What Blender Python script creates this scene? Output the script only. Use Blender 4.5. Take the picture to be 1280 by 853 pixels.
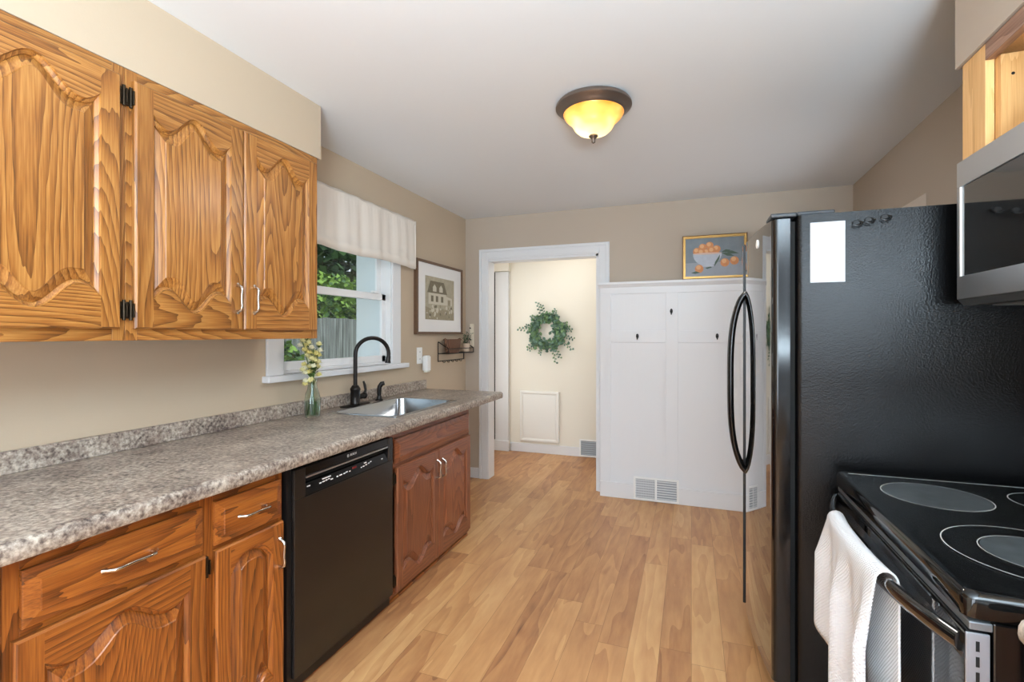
import bpy, bmesh, math, random
from mathutils import Vector, Matrix
R = math.radians
random.seed(7)
for o in list(bpy.data.objects): bpy.data.objects.remove(o)
S = bpy.context.scene
COL = S.collection

# ------------------------------------------------------------------ camera, world, lights, exposure
cd = bpy.data.cameras.new('camera'); cam = bpy.data.objects.new('camera', cd); COL.objects.link(cam)
cd.sensor_width = 36.0; cd.lens = 36.0 * 612.0 / 1280.0; cd.shift_y = -8.5 / 1280.0; cd.clip_start = 0.02
cam.location = (0, 0, 1.35); cam.rotation_euler = (R(90), 0, R(20.1))
S.camera = cam
S.view_settings.view_transform = 'Standard'; S.view_settings.look = 'None'
S.view_settings.exposure = 0.25; S.view_settings.gamma = 1.0; S.view_settings.use_curve_mapping = False
W = bpy.data.worlds.new('sky'); S.world = W; W.use_nodes = True
wn = W.node_tree; bg = wn.nodes['Background']; bg.inputs[0].default_value = (0.80, 0.90, 1.0, 1); bg.inputs[1].default_value = 1.2

def area(name, loc, rot, sx, sy, power, color):
    l = bpy.data.lights.new(name, 'AREA'); l.shape = 'RECTANGLE'; l.size = sx; l.size_y = sy; l.energy = power; l.color = color
    o = bpy.data.objects.new(name, l); COL.objects.link(o); o.location = loc; o.rotation_euler = rot
    return o
P_REAR, P_SIDE, P_SMALL, P_BOUNCE, P_VEST, P_KITCH = 60, 50, 8, 420, 8, 7
area('rear_fill', (-.75, -3.18, 1.42), (R(104), 0, 0), 1.6, 1.9, P_REAR, (0.80, 0.90, 1.0))  # unseen area light added to brighten the room from behind the camera
area('daylight_rear_small_window', (2.0, -3.18, 1.85), (R(90), 0, 0), 0.45, 0.9, P_SMALL, (0.78, 0.89, 1.0))
area('dining_fill', (2.58, -1.4, 1.5), (R(90), 0, R(90)), 1.9, 1.5, P_SIDE, (0.80, 0.90, 1.0))  # added fill from the unseen dining side, its window is assumed
area('bounce_fill', (0.5, -1.5, 1.2), (R(180), 0, 0), 0.9, 0.9, P_BOUNCE, (0.70, 0.875, 1.0))  # unseen upward light, added to lift ceiling and room by bounce
area('daylight_entry_window', (-2.27, 4.58, 1.25), (R(90), 0, R(-90)), 0.4, 1.7, P_VEST, (0.90, 0.95, 1.0))
area('entry_ceiling_lamp', (-1.15, 4.75, 2.42), (0, 0, 0), 0.3, 0.3, 4.5, (1.0, 0.96, 0.90))
area('side_hall_fill', (2.15, 3.45, 1.35), (R(90), 0, R(90)), 0.8, 1.6, 16, (0.86, 0.93, 1.0))  # light added inside the unseen hall to brighten the sink wall and floor
def point(name, loc, power, color, r):
    l = bpy.data.lights.new(name, 'POINT'); l.energy = power; l.color = color; l.shadow_soft_size = r
    o = bpy.data.objects.new(name, l); COL.objects.link(o); o.location = loc
    return o
sl = bpy.data.lights.new('sun', 'SUN'); sl.energy = 1.5; sl.angle = R(1.5); sl.color = (1.0, 0.95, 0.85)
so = bpy.data.objects.new('sun', sl); COL.objects.link(so); so.rotation_euler = (R(12), R(40), 0)

# ------------------------------------------------------------------ helpers
LOC = {}
class MB:
    def __init__(self): self.bm = bmesh.new()
    def face(self, vs, m=0):
        try:
            f = self.bm.faces.new([v if isinstance(v, bmesh.types.BMVert) else self.bm.verts.new(v) for v in vs]); f.material_index = m; return f
        except ValueError: return None
    def box(self, x0, x1, y0, y1, z0, z1, m=0):
        x0, x1 = sorted((x0, x1)); y0, y1 = sorted((y0, y1)); z0, z1 = sorted((z0, z1))
        v = [self.bm.verts.new(p) for p in ((x0,y0,z0),(x1,y0,z0),(x1,y1,z0),(x0,y1,z0),(x0,y0,z1),(x1,y0,z1),(x1,y1,z1),(x0,y1,z1))]
        for q in ((0,3,2,1),(4,5,6,7),(0,1,5,4),(1,2,6,5),(2,3,7,6),(3,0,4,7)): self.face([v[i] for i in q], m)
        return self
    def hexa(self, p, m=0):
        v = [self.bm.verts.new(q) for q in p]
        for q in ((0,3,2,1),(4,5,6,7),(0,1,5,4),(1,2,6,5),(2,3,7,6),(3,0,4,7)): self.face([v[i] for i in q], m)
        return self
    def rings(self, rings, m=0, closed=True, cap0=True, cap1=True):
        vs = [[self.bm.verts.new(p) for p in r] for r in rings]
        n = len(vs[0])
        for a, b in zip(vs, vs[1:]):
            for i in range(n if closed else n - 1): self.face((a[i], a[(i+1) % n], b[(i+1) % n], b[i]), m)
        if cap0 and closed: self.face(list(reversed(vs[0])), m)
        if cap1 and closed: self.face(vs[-1], m)
        return self
    def tube(self, path, r, seg=10, m=0, caps=True, flat=1.0, up=None):
        path = [Vector(p) for p in path]; rs = r if isinstance(r, (list, tuple)) else [r] * len(path)
        t0 = (path[1] - path[0]).normalized()
        n = Vector(up) if up else (Vector((0,0,1)) if abs(t0.z) < .9 else Vector((1,0,0)))
        out = []
        for i, p in enumerate(path):
            t = ((path[min(i+1, len(path)-1)] - path[max(i-1, 0)])).normalized()
            n = (n - t * n.dot(t)).normalized(); b = t.cross(n)
            out.append([p + (n * math.cos(2*math.pi*k/seg) * flat + b * math.sin(2*math.pi*k/seg)) * rs[i] for k in range(seg)])
        return self.rings(out, m, True, caps, caps)
    def lathe(self, prof, c, seg=32, m=0, axis='Z', caps=True):
        c = Vector(c); out = []
        for r, z in prof:
            ring = []
            for k in range(seg):
                a = 2*math.pi*k/seg; x, y = r*math.cos(a), r*math.sin(a)
                ring.append(c + (Vector((x, y, z)) if axis == 'Z' else Vector((z, x, y)) if axis == 'X' else Vector((y, z, x))))
            out.append(ring)
        return self.rings(out, m, True, caps, caps)
    def prism(self, pts, d, m=0):          # pts: 3-D polygon, extruded by vector d
        d = Vector(d); a = [self.bm.verts.new(p) for p in pts]; b = [self.bm.verts.new(Vector(p) + d) for p in pts]
        n = len(a); self.face(list(reversed(a)), m); self.face(b, m)
        for i in range(n): self.face((a[i], a[(i+1) % n], b[(i+1) % n], b[i]), m)
        return self
    def ball(self, c, r, m=0, sx=1, sy=1, sz=1, u=12, v=8):
        r_ = bmesh.ops.create_uvsphere(self.bm, u_segments=u, v_segments=v, radius=r)
        fs = set()
        for w in r_['verts']:
            w.co = Vector((w.co.x*sx + c[0], w.co.y*sy + c[1], w.co.z*sz + c[2])); fs.update(w.link_faces)
        for f in fs: f.material_index = m
        return self
def build(mb, name, mats, parent=None, smooth=None, bevel=0.0, loc=None, fix=True):
    bm = mb.bm
    if fix: bmesh.ops.recalc_face_normals(bm, faces=bm.faces)
    off = Vector(LOC[parent.name]) if parent else Vector(loc or (0, 0, 0))
    for v in bm.verts: v.co -= off
    me = bpy.data.meshes.new(name); bm.to_mesh(me); bm.free()
    for m in (mats if isinstance(mats, (list, tuple)) else [mats]): me.materials.append(m)
    o = bpy.data.objects.new(name, me); COL.objects.link(o)
    if parent: o.parent = parent
    else: o.location = off
    LOC[o.name] = tuple(off)
    if smooth:
        for p in me.polygons: p.use_smooth = True
        me.set_sharp_from_angle(angle=R(smooth))
    if bevel:
        b = o.modifiers.new('bevel', 'BEVEL'); b.width = bevel; b.segments = 2; b.limit_method = 'ANGLE'; b.angle_limit = R(40)
    return o
def tag(o, label, cat, group=None):
    o['label'] = label; o['category'] = cat
    if group: o['group'] = group
    return o
def thing(name, loc, label, cat, group=None):
    o = bpy.data.objects.new(name, None); COL.objects.link(o); o.location = loc; o.empty_display_size = .05
    LOC[o.name] = tuple(loc); return tag(o, label, cat, group)
def copy_tree(o, delta, parent=None):
    c = o.copy(); COL.objects.link(c)
    if parent: c.parent = parent
    else: c.location = o.location + Vector(delta)
    for ch in o.children: copy_tree(ch, (0,0,0), c)
    return c
def struct(mb, name, mats, parent=None, **k):
    o = build(mb, name, mats, parent, **k); o['kind'] = 'structure'; return o

# ------------------------------------------------------------------ materials
def lin(c): return tuple(((x/255)/12.92 if x/255 <= .04045 else ((x/255+.055)/1.055)**2.4) for x in c) + (1,)
def mat(name, rgb, rough=.5, metal=0.0, spec=.5, coat=0.0, emit=None, es=0.0, bump=None, trans=0.0, var=None, ior=None):
    m = bpy.data.materials.new(name); m.use_nodes = True; nt = m.node_tree; b = nt.nodes['Principled BSDF']
    b.inputs['Base Color'].default_value = lin(rgb); b.inputs['Roughness'].default_value = rough; b.inputs['Metallic'].default_value = metal
    b.inputs['Specular IOR Level'].default_value = spec; b.inputs['Coat Weight'].default_value = coat; b.inputs['Coat Roughness'].default_value = .08
    b.inputs['Transmission Weight'].default_value = trans
    if ior: b.inputs['IOR'].default_value = ior
    if emit: b.inputs['Emission Color'].default_value = lin(emit); b.inputs['Emission Strength'].default_value = es
    tc = nt.nodes.new('ShaderNodeTexCoord')
    if var:     # (scale, amount): mottling of the base colour
        n = nt.nodes.new('ShaderNodeTexNoise'); n.inputs['Scale'].default_value = var[0]; n.inputs['Detail'].default_value = 4
        nt.links.new(tc.outputs['Object'], n.inputs['Vector'])
        mx = nt.nodes.new('ShaderNodeMix'); mx.data_type = 'RGBA'
        d = lin(rgb); mx.inputs[6].default_value = tuple(min(1, x*(1-var[1])) for x in d[:3]) + (1,); mx.inputs[7].default_value = tuple(min(1, x*(1+var[1])) for x in d[:3]) + (1,)
        nt.links.new(n.outputs['Fac'], mx.inputs[0]); nt.links.new(mx.outputs[2], b.inputs['Base Color'])
    if bump:    # (scale, strength)
        n = nt.nodes.new('ShaderNodeTexNoise'); n.inputs['Scale'].default_value = bump[0]; n.inputs['Detail'].default_value = 3
        nt.links.new(tc.outputs['Object'], n.inputs['Vector'])
        bp = nt.nodes.new('ShaderNodeBump'); bp.inputs['Strength'].default_value = bump[1]; bp.inputs['Distance'].default_value = .01
        nt.links.new(n.outputs['Fac'], bp.inputs['Height']); nt.links.new(bp.outputs[0], b.inputs['Normal'])
    return m
def ramp(nt, stops, src):
    r = nt.nodes.new('ShaderNodeValToRGB'); e = r.color_ramp.elements
    while len(e) < len(stops): e.new(.5)
    for el, (p, c) in zip(e, stops): el.position = p; el.color = lin(c)
    nt.links.new(src, r.inputs[0]); return r
def math_(nt, op, a, b=None, c=None):
    n = nt.nodes.new('ShaderNodeMath'); n.operation = op
    for i, x in enumerate((a, b, c)):
        if x is None: continue
        if isinstance(x, (int, float)): n.inputs[i].default_value = x
        else: nt.links.new(x, n.inputs[i])
    return n.outputs[0]
def wood(name, axis, light, mid, dark, rough=.34, freq=46.0, coat=.25, contrast=1.0):
    m = bpy.data.materials.new(name); m.use_nodes = True; nt = m.node_tree; b = nt.nodes['Principled BSDF']
    tc = nt.nodes.new('ShaderNodeTexCoord'); sp = nt.nodes.new('ShaderNodeSeparateXYZ'); nt.links.new(tc.outputs['Object'], sp.inputs[0])
    oi = nt.nodes.new('ShaderNodeObjectInfo'); rnd = oi.outputs['Random']
    ax = {'X': ('Y', 'Z', 'X'), 'Y': ('Z', 'X', 'Y'), 'Z': ('Y', 'X', 'Z')}[axis]
    bq, cq, aq = (sp.outputs[k] for k in ax)
    # plain-sawn face: distance to a log axis that runs almost along the board
    bb = math_(nt, 'ADD', bq, math_(nt, 'MULTIPLY', rnd, 3.7))
    aa = math_(nt, 'ADD', math_(nt, 'MULTIPLY', aq, .125), math_(nt, 'MULTIPLY', rnd, 9.0))
    cv = nt.nodes.new('ShaderNodeCombineXYZ'); nt.links.new(bb, cv.inputs[0]); nt.links.new(cq, cv.inputs[1]); nt.links.new(aa, cv.inputs[2])
    nz = nt.nodes.new('ShaderNodeTexNoise'); nz.inputs['Scale'].default_value = 3.6; nz.inputs['Detail'].default_value = 1.0; nz.inputs['Roughness'].default_value = .3
    nt.links.new(cv.outputs[0], nz.inputs['Vector'])
    n2 = nt.nodes.new('ShaderNodeTexNoise'); n2.inputs['Scale'].default_value = 30; n2.inputs['Detail'].default_value = 2
    nt.links.new(cv.outputs[0], n2.inputs['Vector'])
    f = math_(nt, 'ADD', math_(nt, 'MULTIPLY', nz.outputs['Fac'], freq), math_(nt, 'MULTIPLY', n2.outputs['Fac'], 1.3))
    saw = math_(nt, 'POWER', math_(nt, 'PINGPONG', math_(nt, 'ADD', math_(nt, 'FRACT', f), math_(nt, 'MULTIPLY', math_(nt, 'GREATER_THAN', math_(nt, 'FRACT', f), .85), 0.0)), 1.0), 1.6)
    # pores: fine dark streaks along the grain
    cp = nt.nodes.new('ShaderNodeCombineXYZ')
    nt.links.new(math_(nt, 'MULTIPLY', bb, 300), cp.inputs[0]); nt.links.new(math_(nt, 'MULTIPLY', cq, 300), cp.inputs[1]); nt.links.new(math_(nt, 'MULTIPLY', aq, 9), cp.inputs[2])
    n3 = nt.nodes.new('ShaderNodeTexNoise'); n3.inputs['Scale'].default_value = 1.0; n3.inputs['Detail'].default_value = 2; nt.links.new(cp.outputs[0], n3.inputs['Vector'])
    g = math_(nt, 'ADD', math_(nt, 'MULTIPLY', saw, .40 * contrast), math_(nt, 'MULTIPLY', n3.outputs['Fac'], .74))
    r = ramp(nt, [(.26, light), (.56, mid), (.90, dark)], g)
    # broad tonal drift between boards
    hs = nt.nodes.new('ShaderNodeHueSaturation'); nt.links.new(r.outputs[0], hs.inputs['Color'])
    nt.links.new(math_(nt, 'ADD', .90, math_(nt, 'MULTIPLY', rnd, .2)), hs.inputs['Value'])
    nt.links.new(hs.outputs[0], b.inputs['Base Color'])
    b.inputs['Roughness'].default_value = rough; b.inputs['Coat Weight'].default_value = coat; b.inputs['Coat Roughness'].default_value = .25
    bp = nt.nodes.new('ShaderNodeBump'); bp.inputs['Strength'].default_value = .12; bp.inputs['Distance'].default_value = .002
    nt.links.new(n3.outputs['Fac'], bp.inputs['Height']); nt.links.new(bp.outputs[0], b.inputs['Normal'])
    return m
OAK = dict(light=(186, 132, 68), mid=(154, 98, 43), dark=(86, 50, 20))
OAKB = dict(light=(168, 98, 38), mid=(136, 73, 26), dark=(76, 38, 15))
OAKS = dict(light=(150, 90, 56), mid=(124, 68, 41), dark=(76, 40, 26))
oak = {a: wood('honey_oak_' + a.lower(), a, **OAK) for a in 'YZ'}
oakb = {a: wood('brown_oak_' + a.lower(), a, **OAKB) for a in 'YZ'}
oaks = {a: wood('red_brown_oak_' + a.lower(), a, **OAKS, contrast=.8) for a in 'YZ'}
birch = wood('birch_plywood', 'Z', (232, 188, 128), (222, 174, 112), (196, 142, 82), rough=.5, freq=10, coat=.05, contrast=.8)
railwood = wood('stained_rail', 'Y', (176, 140, 118), (150, 112, 90), (120, 84, 64), rough=.5, freq=14, coat=.05)
brownframe = mat('walnut_frame', (104, 78, 58), .45, var=(40, .25))

def floor_mat():
    m = bpy.data.materials.new('laminate_planks'); m.use_nodes = True; nt = m.node_tree; b = nt.nodes['Principled BSDF']
    tc = nt.nodes.new('ShaderNodeTexCoord'); sp = nt.nodes.new('ShaderNodeSeparateXYZ'); nt.links.new(tc.outputs['Object'], sp.inputs[0])
    x, y = sp.outputs[0], sp.outputs[1]
    w, L = .128, 1.22
    u = math_(nt, 'DIVIDE', x, w); iu = math_(nt, 'FLOOR', u); fu = math_(nt, 'FRACT', u)
    wn1 = nt.nodes.new('ShaderNodeTexWhiteNoise'); wn1.noise_dimensions = '1D'; nt.links.new(iu, wn1.inputs['W'])
    v = math_(nt, 'ADD', math_(nt, 'DIVIDE', y, L), math_(nt, 'MULTIPLY', wn1.outputs['Value'], 7.3)); iv = math_(nt, 'FLOOR', v); fv = math_(nt, 'FRACT', v)
    cid = nt.nodes.new('ShaderNodeCombineXYZ'); nt.links.new(iu, cid.inputs[0]); nt.links.new(iv, cid.inputs[1])
    wn2 = nt.nodes.new('ShaderNodeTexWhiteNoise'); wn2.noise_dimensions = '2D'; nt.links.new(cid.outputs[0], wn2.inputs['Vector'])
    rnd = wn2.outputs['Value']
    cg = nt.nodes.new('ShaderNodeCombineXYZ'); nt.links.new(math_(nt, 'ADD', x, math_(nt, 'MULTIPLY', rnd, 31.0)), cg.inputs[0])
    nt.links.new(math_(nt, 'MULTIPLY', y, .15), cg.inputs[1]); nt.links.new(math_(nt, 'MULTIPLY', rnd, 17.0), cg.inputs[2])
    nz = nt.nodes.new('ShaderNodeTexNoise'); nz.inputs['Scale'].default_value = 5.5; nz.inputs['Detail'].default_value = 2; nt.links.new(cg.outputs[0], nz.inputs['Vector'])
    n2 = nt.nodes.new('ShaderNodeTexNoise'); n2.inputs['Scale'].default_value = 42; n2.inputs['Detail'].default_value = 3; nt.links.new(cg.outputs[0], n2.inputs['Vector'])
    saw = math_(nt, 'FRACT', math_(nt, 'MULTIPLY', nz.outputs['Fac'], 7.0))
    kn = nt.nodes.new('ShaderNodeTexNoise'); kn.inputs['Scale'].default_value = 3.2; kn.inputs['Detail'].default_value = 1
    ck = nt.nodes.new('ShaderNodeCombineXYZ'); nt.links.new(math_(nt, 'MULTIPLY', x, 2.6), ck.inputs[0]); nt.links.new(y, ck.inputs[1]); nt.links.new(math_(nt, 'MULTIPLY', rnd, 5.0), ck.inputs[2]); nt.links.new(ck.outputs[0], kn.inputs['Vector'])
    knot = math_(nt, 'MULTIPLY', math_(nt, 'MAXIMUM', math_(nt, 'SUBTRACT', kn.outputs['Fac'], .70), 0.0), 3.2)
    g = math_(nt, 'ADD', math_(nt, 'ADD', math_(nt, 'MULTIPLY', saw, .20), math_(nt, 'MULTIPLY', n2.outputs['Fac'], .46)), math_(nt, 'ADD', math_(nt, 'MULTIPLY', rnd, .42), knot))
    r = ramp(nt, [(.18, (212, 166, 114)), (.48, (194, 143, 94)), (.78, (166, 114, 74)), (1.0, (116, 74, 48))], g)
    seam = math_(nt, 'MAXIMUM', math_(nt, 'LESS_THAN', fu, .016), math_(nt, 'LESS_THAN', fv, .002))
    mx = nt.nodes.new('ShaderNodeMix'); mx.data_type = 'RGBA'; nt.links.new(math_(nt, 'MULTIPLY', seam, .55), mx.inputs[0]); nt.links.new(r.outputs[0], mx.inputs[6]); mx.inputs[7].default_value = lin((112, 74, 46))
    nt.links.new(mx.outputs[2], b.inputs['Base Color']); b.inputs['Roughness'].default_value = .38; b.inputs['Specular IOR Level'].default_value = .4
    return m
def laminate():
    m = bpy.data.materials.new('stone_laminate'); m.use_nodes = True; nt = m.node_tree; b = nt.nodes['Principled BSDF']
    tc = nt.nodes.new('ShaderNodeTexCoord')
    n1 = nt.nodes.new('ShaderNodeTexNoise'); n1.inputs['Scale'].default_value = 72; n1.inputs['Detail'].default_value = 5; n1.inputs['Roughness'].default_value = .68
    n2 = nt.nodes.new('ShaderNodeTexNoise'); n2.inputs['Scale'].default_value = 9; n2.inputs['Detail'].default_value = 4
    n3 = nt.nodes.new('ShaderNodeTexNoise'); n3.inputs['Scale'].default_value = 24; n3.inputs['Detail'].default_value = 3
    for n in (n1, n2, n3): nt.links.new(tc.outputs['Object'], n.inputs['Vector'])
    g = math_(nt, 'ADD', math_(nt, 'MULTIPLY', n1.outputs['Fac'], .74), math_(nt, 'MULTIPLY', n2.outputs['Fac'], .30))
    r = ramp(nt, [(.37, (64, 54, 50)), (.45, (118, 104, 95)), (.52, (154, 141, 129)), (.65, (202, 190, 175))], g)
    mx = nt.nodes.new('ShaderNodeMix'); mx.data_type = 'RGBA'; mx.blend_type = 'MIX'
    r2 = ramp(nt, [(.50, (0, 0, 0)), (.66, (255, 255, 255))], n3.outputs['Fac'])
    nt.links.new(math_(nt, 'MULTIPLY', r2.outputs[0], .45), mx.inputs[0]); nt.links.new(r.outputs[0], mx.inputs[6]); mx.inputs[7].default_value = lin((140, 120, 108))
    nt.links.new(mx.outputs[2], b.inputs['Base Color']); b.inputs['Roughness'].default_value = .33; b.inputs['Specular IOR Level'].default_value = .45
    return m
def glass_thin(name, tint, refl=.12):
    m = bpy.data.materials.new(name); m.use_nodes = True; nt = m.node_tree; nt.nodes.remove(nt.nodes['Principled BSDF'])
    t = nt.nodes.new('ShaderNodeBsdfTransparent'); t.inputs[0].default_value = lin(tint)
    g = nt.nodes.new('ShaderNodeBsdfGlossy'); g.inputs['Roughness'].default_value = .02
    lw = nt.nodes.new('ShaderNodeLayerWeight'); lw.inputs[0].default_value = .5
    mx = nt.nodes.new('ShaderNodeMixShader'); nt.links.new(math_(nt, 'ADD', .03, math_(nt, 'MULTIPLY', math_(nt, 'POWER', lw.outputs['Facing'], 5.0), .8)), mx.inputs[0]); nt.links.new(t.outputs[0], mx.inputs[1]); nt.links.new(g.outputs[0], mx.inputs[2])
    nt.links.new(mx.outputs[0], nt.nodes['Material Output'].inputs[0]); return m

M = {}
M['wall'] = mat('beige_paint', (194, 176, 153), .75, spec=.2, bump=(160, .03))
M['wallback'] = mat('taupe_paint', (190, 176, 160), .75, spec=.2, bump=(160, .03))
M['cream'] = mat('cream_paint', (234, 228, 214), .7, spec=.2)
M['ceiling'] = mat('ceiling_white', (228, 231, 234), .85, spec=.1)
M['trim'] = mat('white_trim_paint', (228, 229, 231), .35, spec=.4)
M['vinyl'] = mat('white_vinyl', (240, 241, 242), .3)
M['floor'] = floor_mat(); M['lam'] = laminate()
M['black'] = mat('black_gloss', (12, 12, 13), .14, spec=.5)
M['blackdoor'] = mat('black_mirror_gloss', (16, 15, 15), .035, spec=.9, coat=1.0)
M['blackdoor'].node_tree.nodes['Principled BSDF'].inputs['Coat Roughness'].default_value = .02
M['blackmat'] = mat('black_satin', (14, 14, 15), .42)
M['blackdw'] = mat('black_dishwasher_face', (25, 21, 19), .24, spec=.6)
M['fridgeside'] = mat('textured_black_enamel', (10, 10, 11), .25, spec=.28, bump=(200, .14))
M['void'] = mat('dark_gap', (6, 6, 6), .8)
M['steel'] = mat('brushed_steel', (204, 206, 208), .38, metal=1.0, bump=(300, .02))
M['sinksteel'] = mat('sink_steel', (190, 196, 202), .22, metal=1.0)
M['chrome'] = mat('pull_chrome', (205, 200, 192), .16, metal=1.0)
M['bronze'] = mat('dark_bronze', (44, 40, 38), .3, metal=.7)
M['lampbronze'] = mat('brushed_bronze', (132, 118, 108), .35, metal=.8)
M['hinge'] = mat('antique_hinge', (72, 62, 50), .35, metal=.9)
M['mwglass'] = mat('microwave_glass', (16, 15, 15), .03, spec=1.0, coat=1.0)
M['white'] = mat('white_plastic', (240, 240, 238), .35)
M['paper'] = mat('white_paper', (222, 225, 232), .6)
M['paperline'] = mat('paper_crease', (214, 218, 226), .7)
M['greyvent'] = mat('vent_shadow', (150, 154, 158), .6)
M['bluegrey'] = mat('blue_grey_louver', (168, 178, 186), .5)
M['valance'] = mat('off_white_linen', (232, 224, 214), .9, spec=.1, bump=(420, .12))
M['glass'] = glass_thin('window_glass', (246, 250, 250))
M['mark'] = mat('white_print', (238, 238, 238), .5)
M['red'] = mat('red_display', (120, 14, 18), .4)
M['gold'] = mat('gilt_frame', (176, 138, 78), .32, metal=.7)
M['golddark'] = mat('gilt_groove', (96, 68, 38), .4, metal=.4)
M['matboard'] = mat('picture_mat', (236, 235, 233), .7)
M['greybase'] = mat('range_grey', (132, 136, 140), .3, metal=.6)
M['burner'] = mat('hazed_burner', (72, 76, 78), .3, var=(17, .95))
M['burnerrim'] = mat('burner_line', (196, 196, 192), .4)
M['cooktop'] = mat('ceramic_glass', (11, 12, 12), .07, spec=.55)

# ------------------------------------------------------------------ setting
XL, XR, YB, H = -2.01, 1.11, 4.21, 2.44
YV = 5.34
struct(MB().box(-2.6, 3.0, -3.3, YV + .2, -.12, 0), 'floor', M['floor'])
struct(MB().box(-2.6, 3.0, -3.3, YV + .2, H, H + .12), 'ceiling', M['ceiling'])
# left wall with the window opening
WY0, WY1, WZ0, WZ1 = 1.985, 2.985, 1.138, 2.10
wl = MB()
wl.box(XL - .22, XL, -3.2, WY0, 0, H); wl.box(XL - .22, XL, WY1, YB + .12, 0, H)
wl.box(XL - .22, XL, WY0, WY1, 0, WZ0); wl.box(XL - .22, XL, WY0, WY1, WZ1, H)
struct(wl, 'wall_left', M['wall'])
# back wall with the doorway
DX0, DX1, DZ = -1.775, -.749, 2.045
wb = MB()
wb.box(XL, DX0, YB, YB + .12, 0, H); wb.box(DX0, DX1, YB, YB + .12, DZ, H); wb.box(DX1, XR + .14, YB, YB + .12, 0, H)
struct(wb, 'wall_back', M['wallback'])
# right wall with the side opening behind the refrigerator
OY0, OY1, OZ = 3.03, 3.86, 2.062
wr = MB()
wr.box(XR, XR + .14, .1, OY0, 0, H); wr.box(XR, XR + .14, OY1, YB, 0, H); wr.box(XR, XR + .14, OY0, OY1, OZ, H)
struct(wr, 'wall_right', M['wallback'])
struct(MB().box(XR + .14, 2.7, .1, .22, 0, H), 'wall_dining_return', M['wallback'])
struct(MB().box(2.2, 2.3, .22, YV, 0, H), 'wall_side_hall', M['wall'])
struct(MB().box(XR + .14, 2.2, 4.5, 4.6, 0, H), 'wall_side_hall_end', M['wall'])
w2 = MB(); w2.box(2.6, 2.72, -3.2, -2.4, 0, H); w2.box(2.6, 2.72, -.4, .1, 0, H); w2.box(2.6, 2.72, -2.4, -.4, 0, .7); w2.box(2.6, 2.72, -2.4, -.4, 2.3, H)
struct(w2, 'wall_dining', M['wall'])
w3 = MB(); w3.box(XL, -1.55, -3.32, -3.2, 0, H); w3.box(2.15, 2.72, -3.32, -3.2, 0, H); w3.box(-1.55, 2.15, -3.32, -3.2, 0, .4); w3.box(-1.55, 2.15, -3.32, -3.2, 2.48 - .05, H)
struct(w3, 'wall_rear', mat('tan_rear_paint', (142, 112, 84), .8))
wf = MB()
for y in (-1.55, -.3, .95, 2.1): wf.box(y, y + .05, -3.26, -3.2, .4, 2.43)
wf.box(-1.55, 2.15, -3.26, -3.2, .4, .46); wf.box(-1.55, 2.15, -3.26, -3.2, 2.37, 2.43)
struct(wf, 'window_2', M['trim'])
# entry beyond the doorway
struct(MB().box(-2.6, -.2, YV, YV + .12, 0, H), 'wall_entry_back', M['cream'])
struct(MB().box(-2.42, -2.30, YB + .12, YV, 0, H), 'wall_entry_left', M['cream'])
struct(MB().box(-.32, -.20, YB + .12, YV, 0, H), 'wall_entry_right', M['cream'])
struct(MB().box(-2.42, XL - .22, YB, YB + .12, 0, H), 'wall_entry_return', M['cream'])
# soffits
struct(MB().box(XL, -1.665, -.6, 1.887, 2.186, H), 'wall_soffit_left', M['wall'])
struct(MB().box(.735, XR, -.2, 1.815, 2.134, H), 'wall_soffit_right', M['wallback'])

# door casing (white, stepped profile)
def casing(name, x0, x1, z1, y, w, parent=None):
    mb = MB()
    for (a, b, d) in ((0, w, .012), (.012, w - .030, .017), (w - .026, w - .006, .021)):
        # a..b measured from the opening outward
        mb.box(x0 - b, x0 - a, y - d, y, 0, z1 + b); mb.box(x1 + a, x1 + b, y - d, y, 0, z1 + b); mb.box(x0 - a, x1 + a, y - d, y, z1 + a, z1 + b)
    return struct(mb, name, M['trim'], bevel=.002)
casing('trim_1', DX0 + .004, DX1, DZ, YB, .095)
tj = MB(); tj.box(DX0 - .02, DX0 + .006, YB, YB + .13, 0, DZ + .02); tj.box(DX1 - .02, DX1 + .02, YB, YB + .13, 0, DZ + .02); tj.box(DX0, DX1, YB, YB + .13, DZ - .02, DZ + .02)
struct(tj, 'trim_2', M['trim'])
# baseboards
struct(MB().box(XL + .002, DX0 - .093, YB - .014, YB - .001, 0, .095), 'baseboard_back', M['trim'], bevel=.003)
bb = MB(); bb.box(-1.97, -.33, YV - .016, YV - .001, 0, .10); bb.box(-2.30, -1.97, YV - .060, YV - .046, 0, .12)
struct(bb, 'baseboard_entry', M['trim'], bevel=.003)
# white door leaf standing against the entry wall, dark hinged edge
d1 = struct(MB().box(-2.148, -1.985, YV - .044, YV - .002, .0, 2.075), 'door_1', M['trim'], bevel=.003, loc=(-2.18, YV - .04, 0))
d1['kind'] = 'structure'
dk = MB(); dk.box(-2.30, -2.150, YV - .030, YV - .004, .12, 2.075)
build(dk, 'dark_edge', M['void'], d1)
for z in (.30, 1.05, 1.80):
    build(MB().tube([(-2.156, YV - .05, z - .05), (-2.156, YV - .05, z + .05)], .011, 8).box(-2.18, -2.149, YV - .050, YV - .043, z - .05, z + .05), 'hinge', M['blackmat'], d1)
struct(MB().box(-2.30, -1.965, YV - .09, YV - .002, 2.078, 2.20), 'trim_3', M['cream'])

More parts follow.
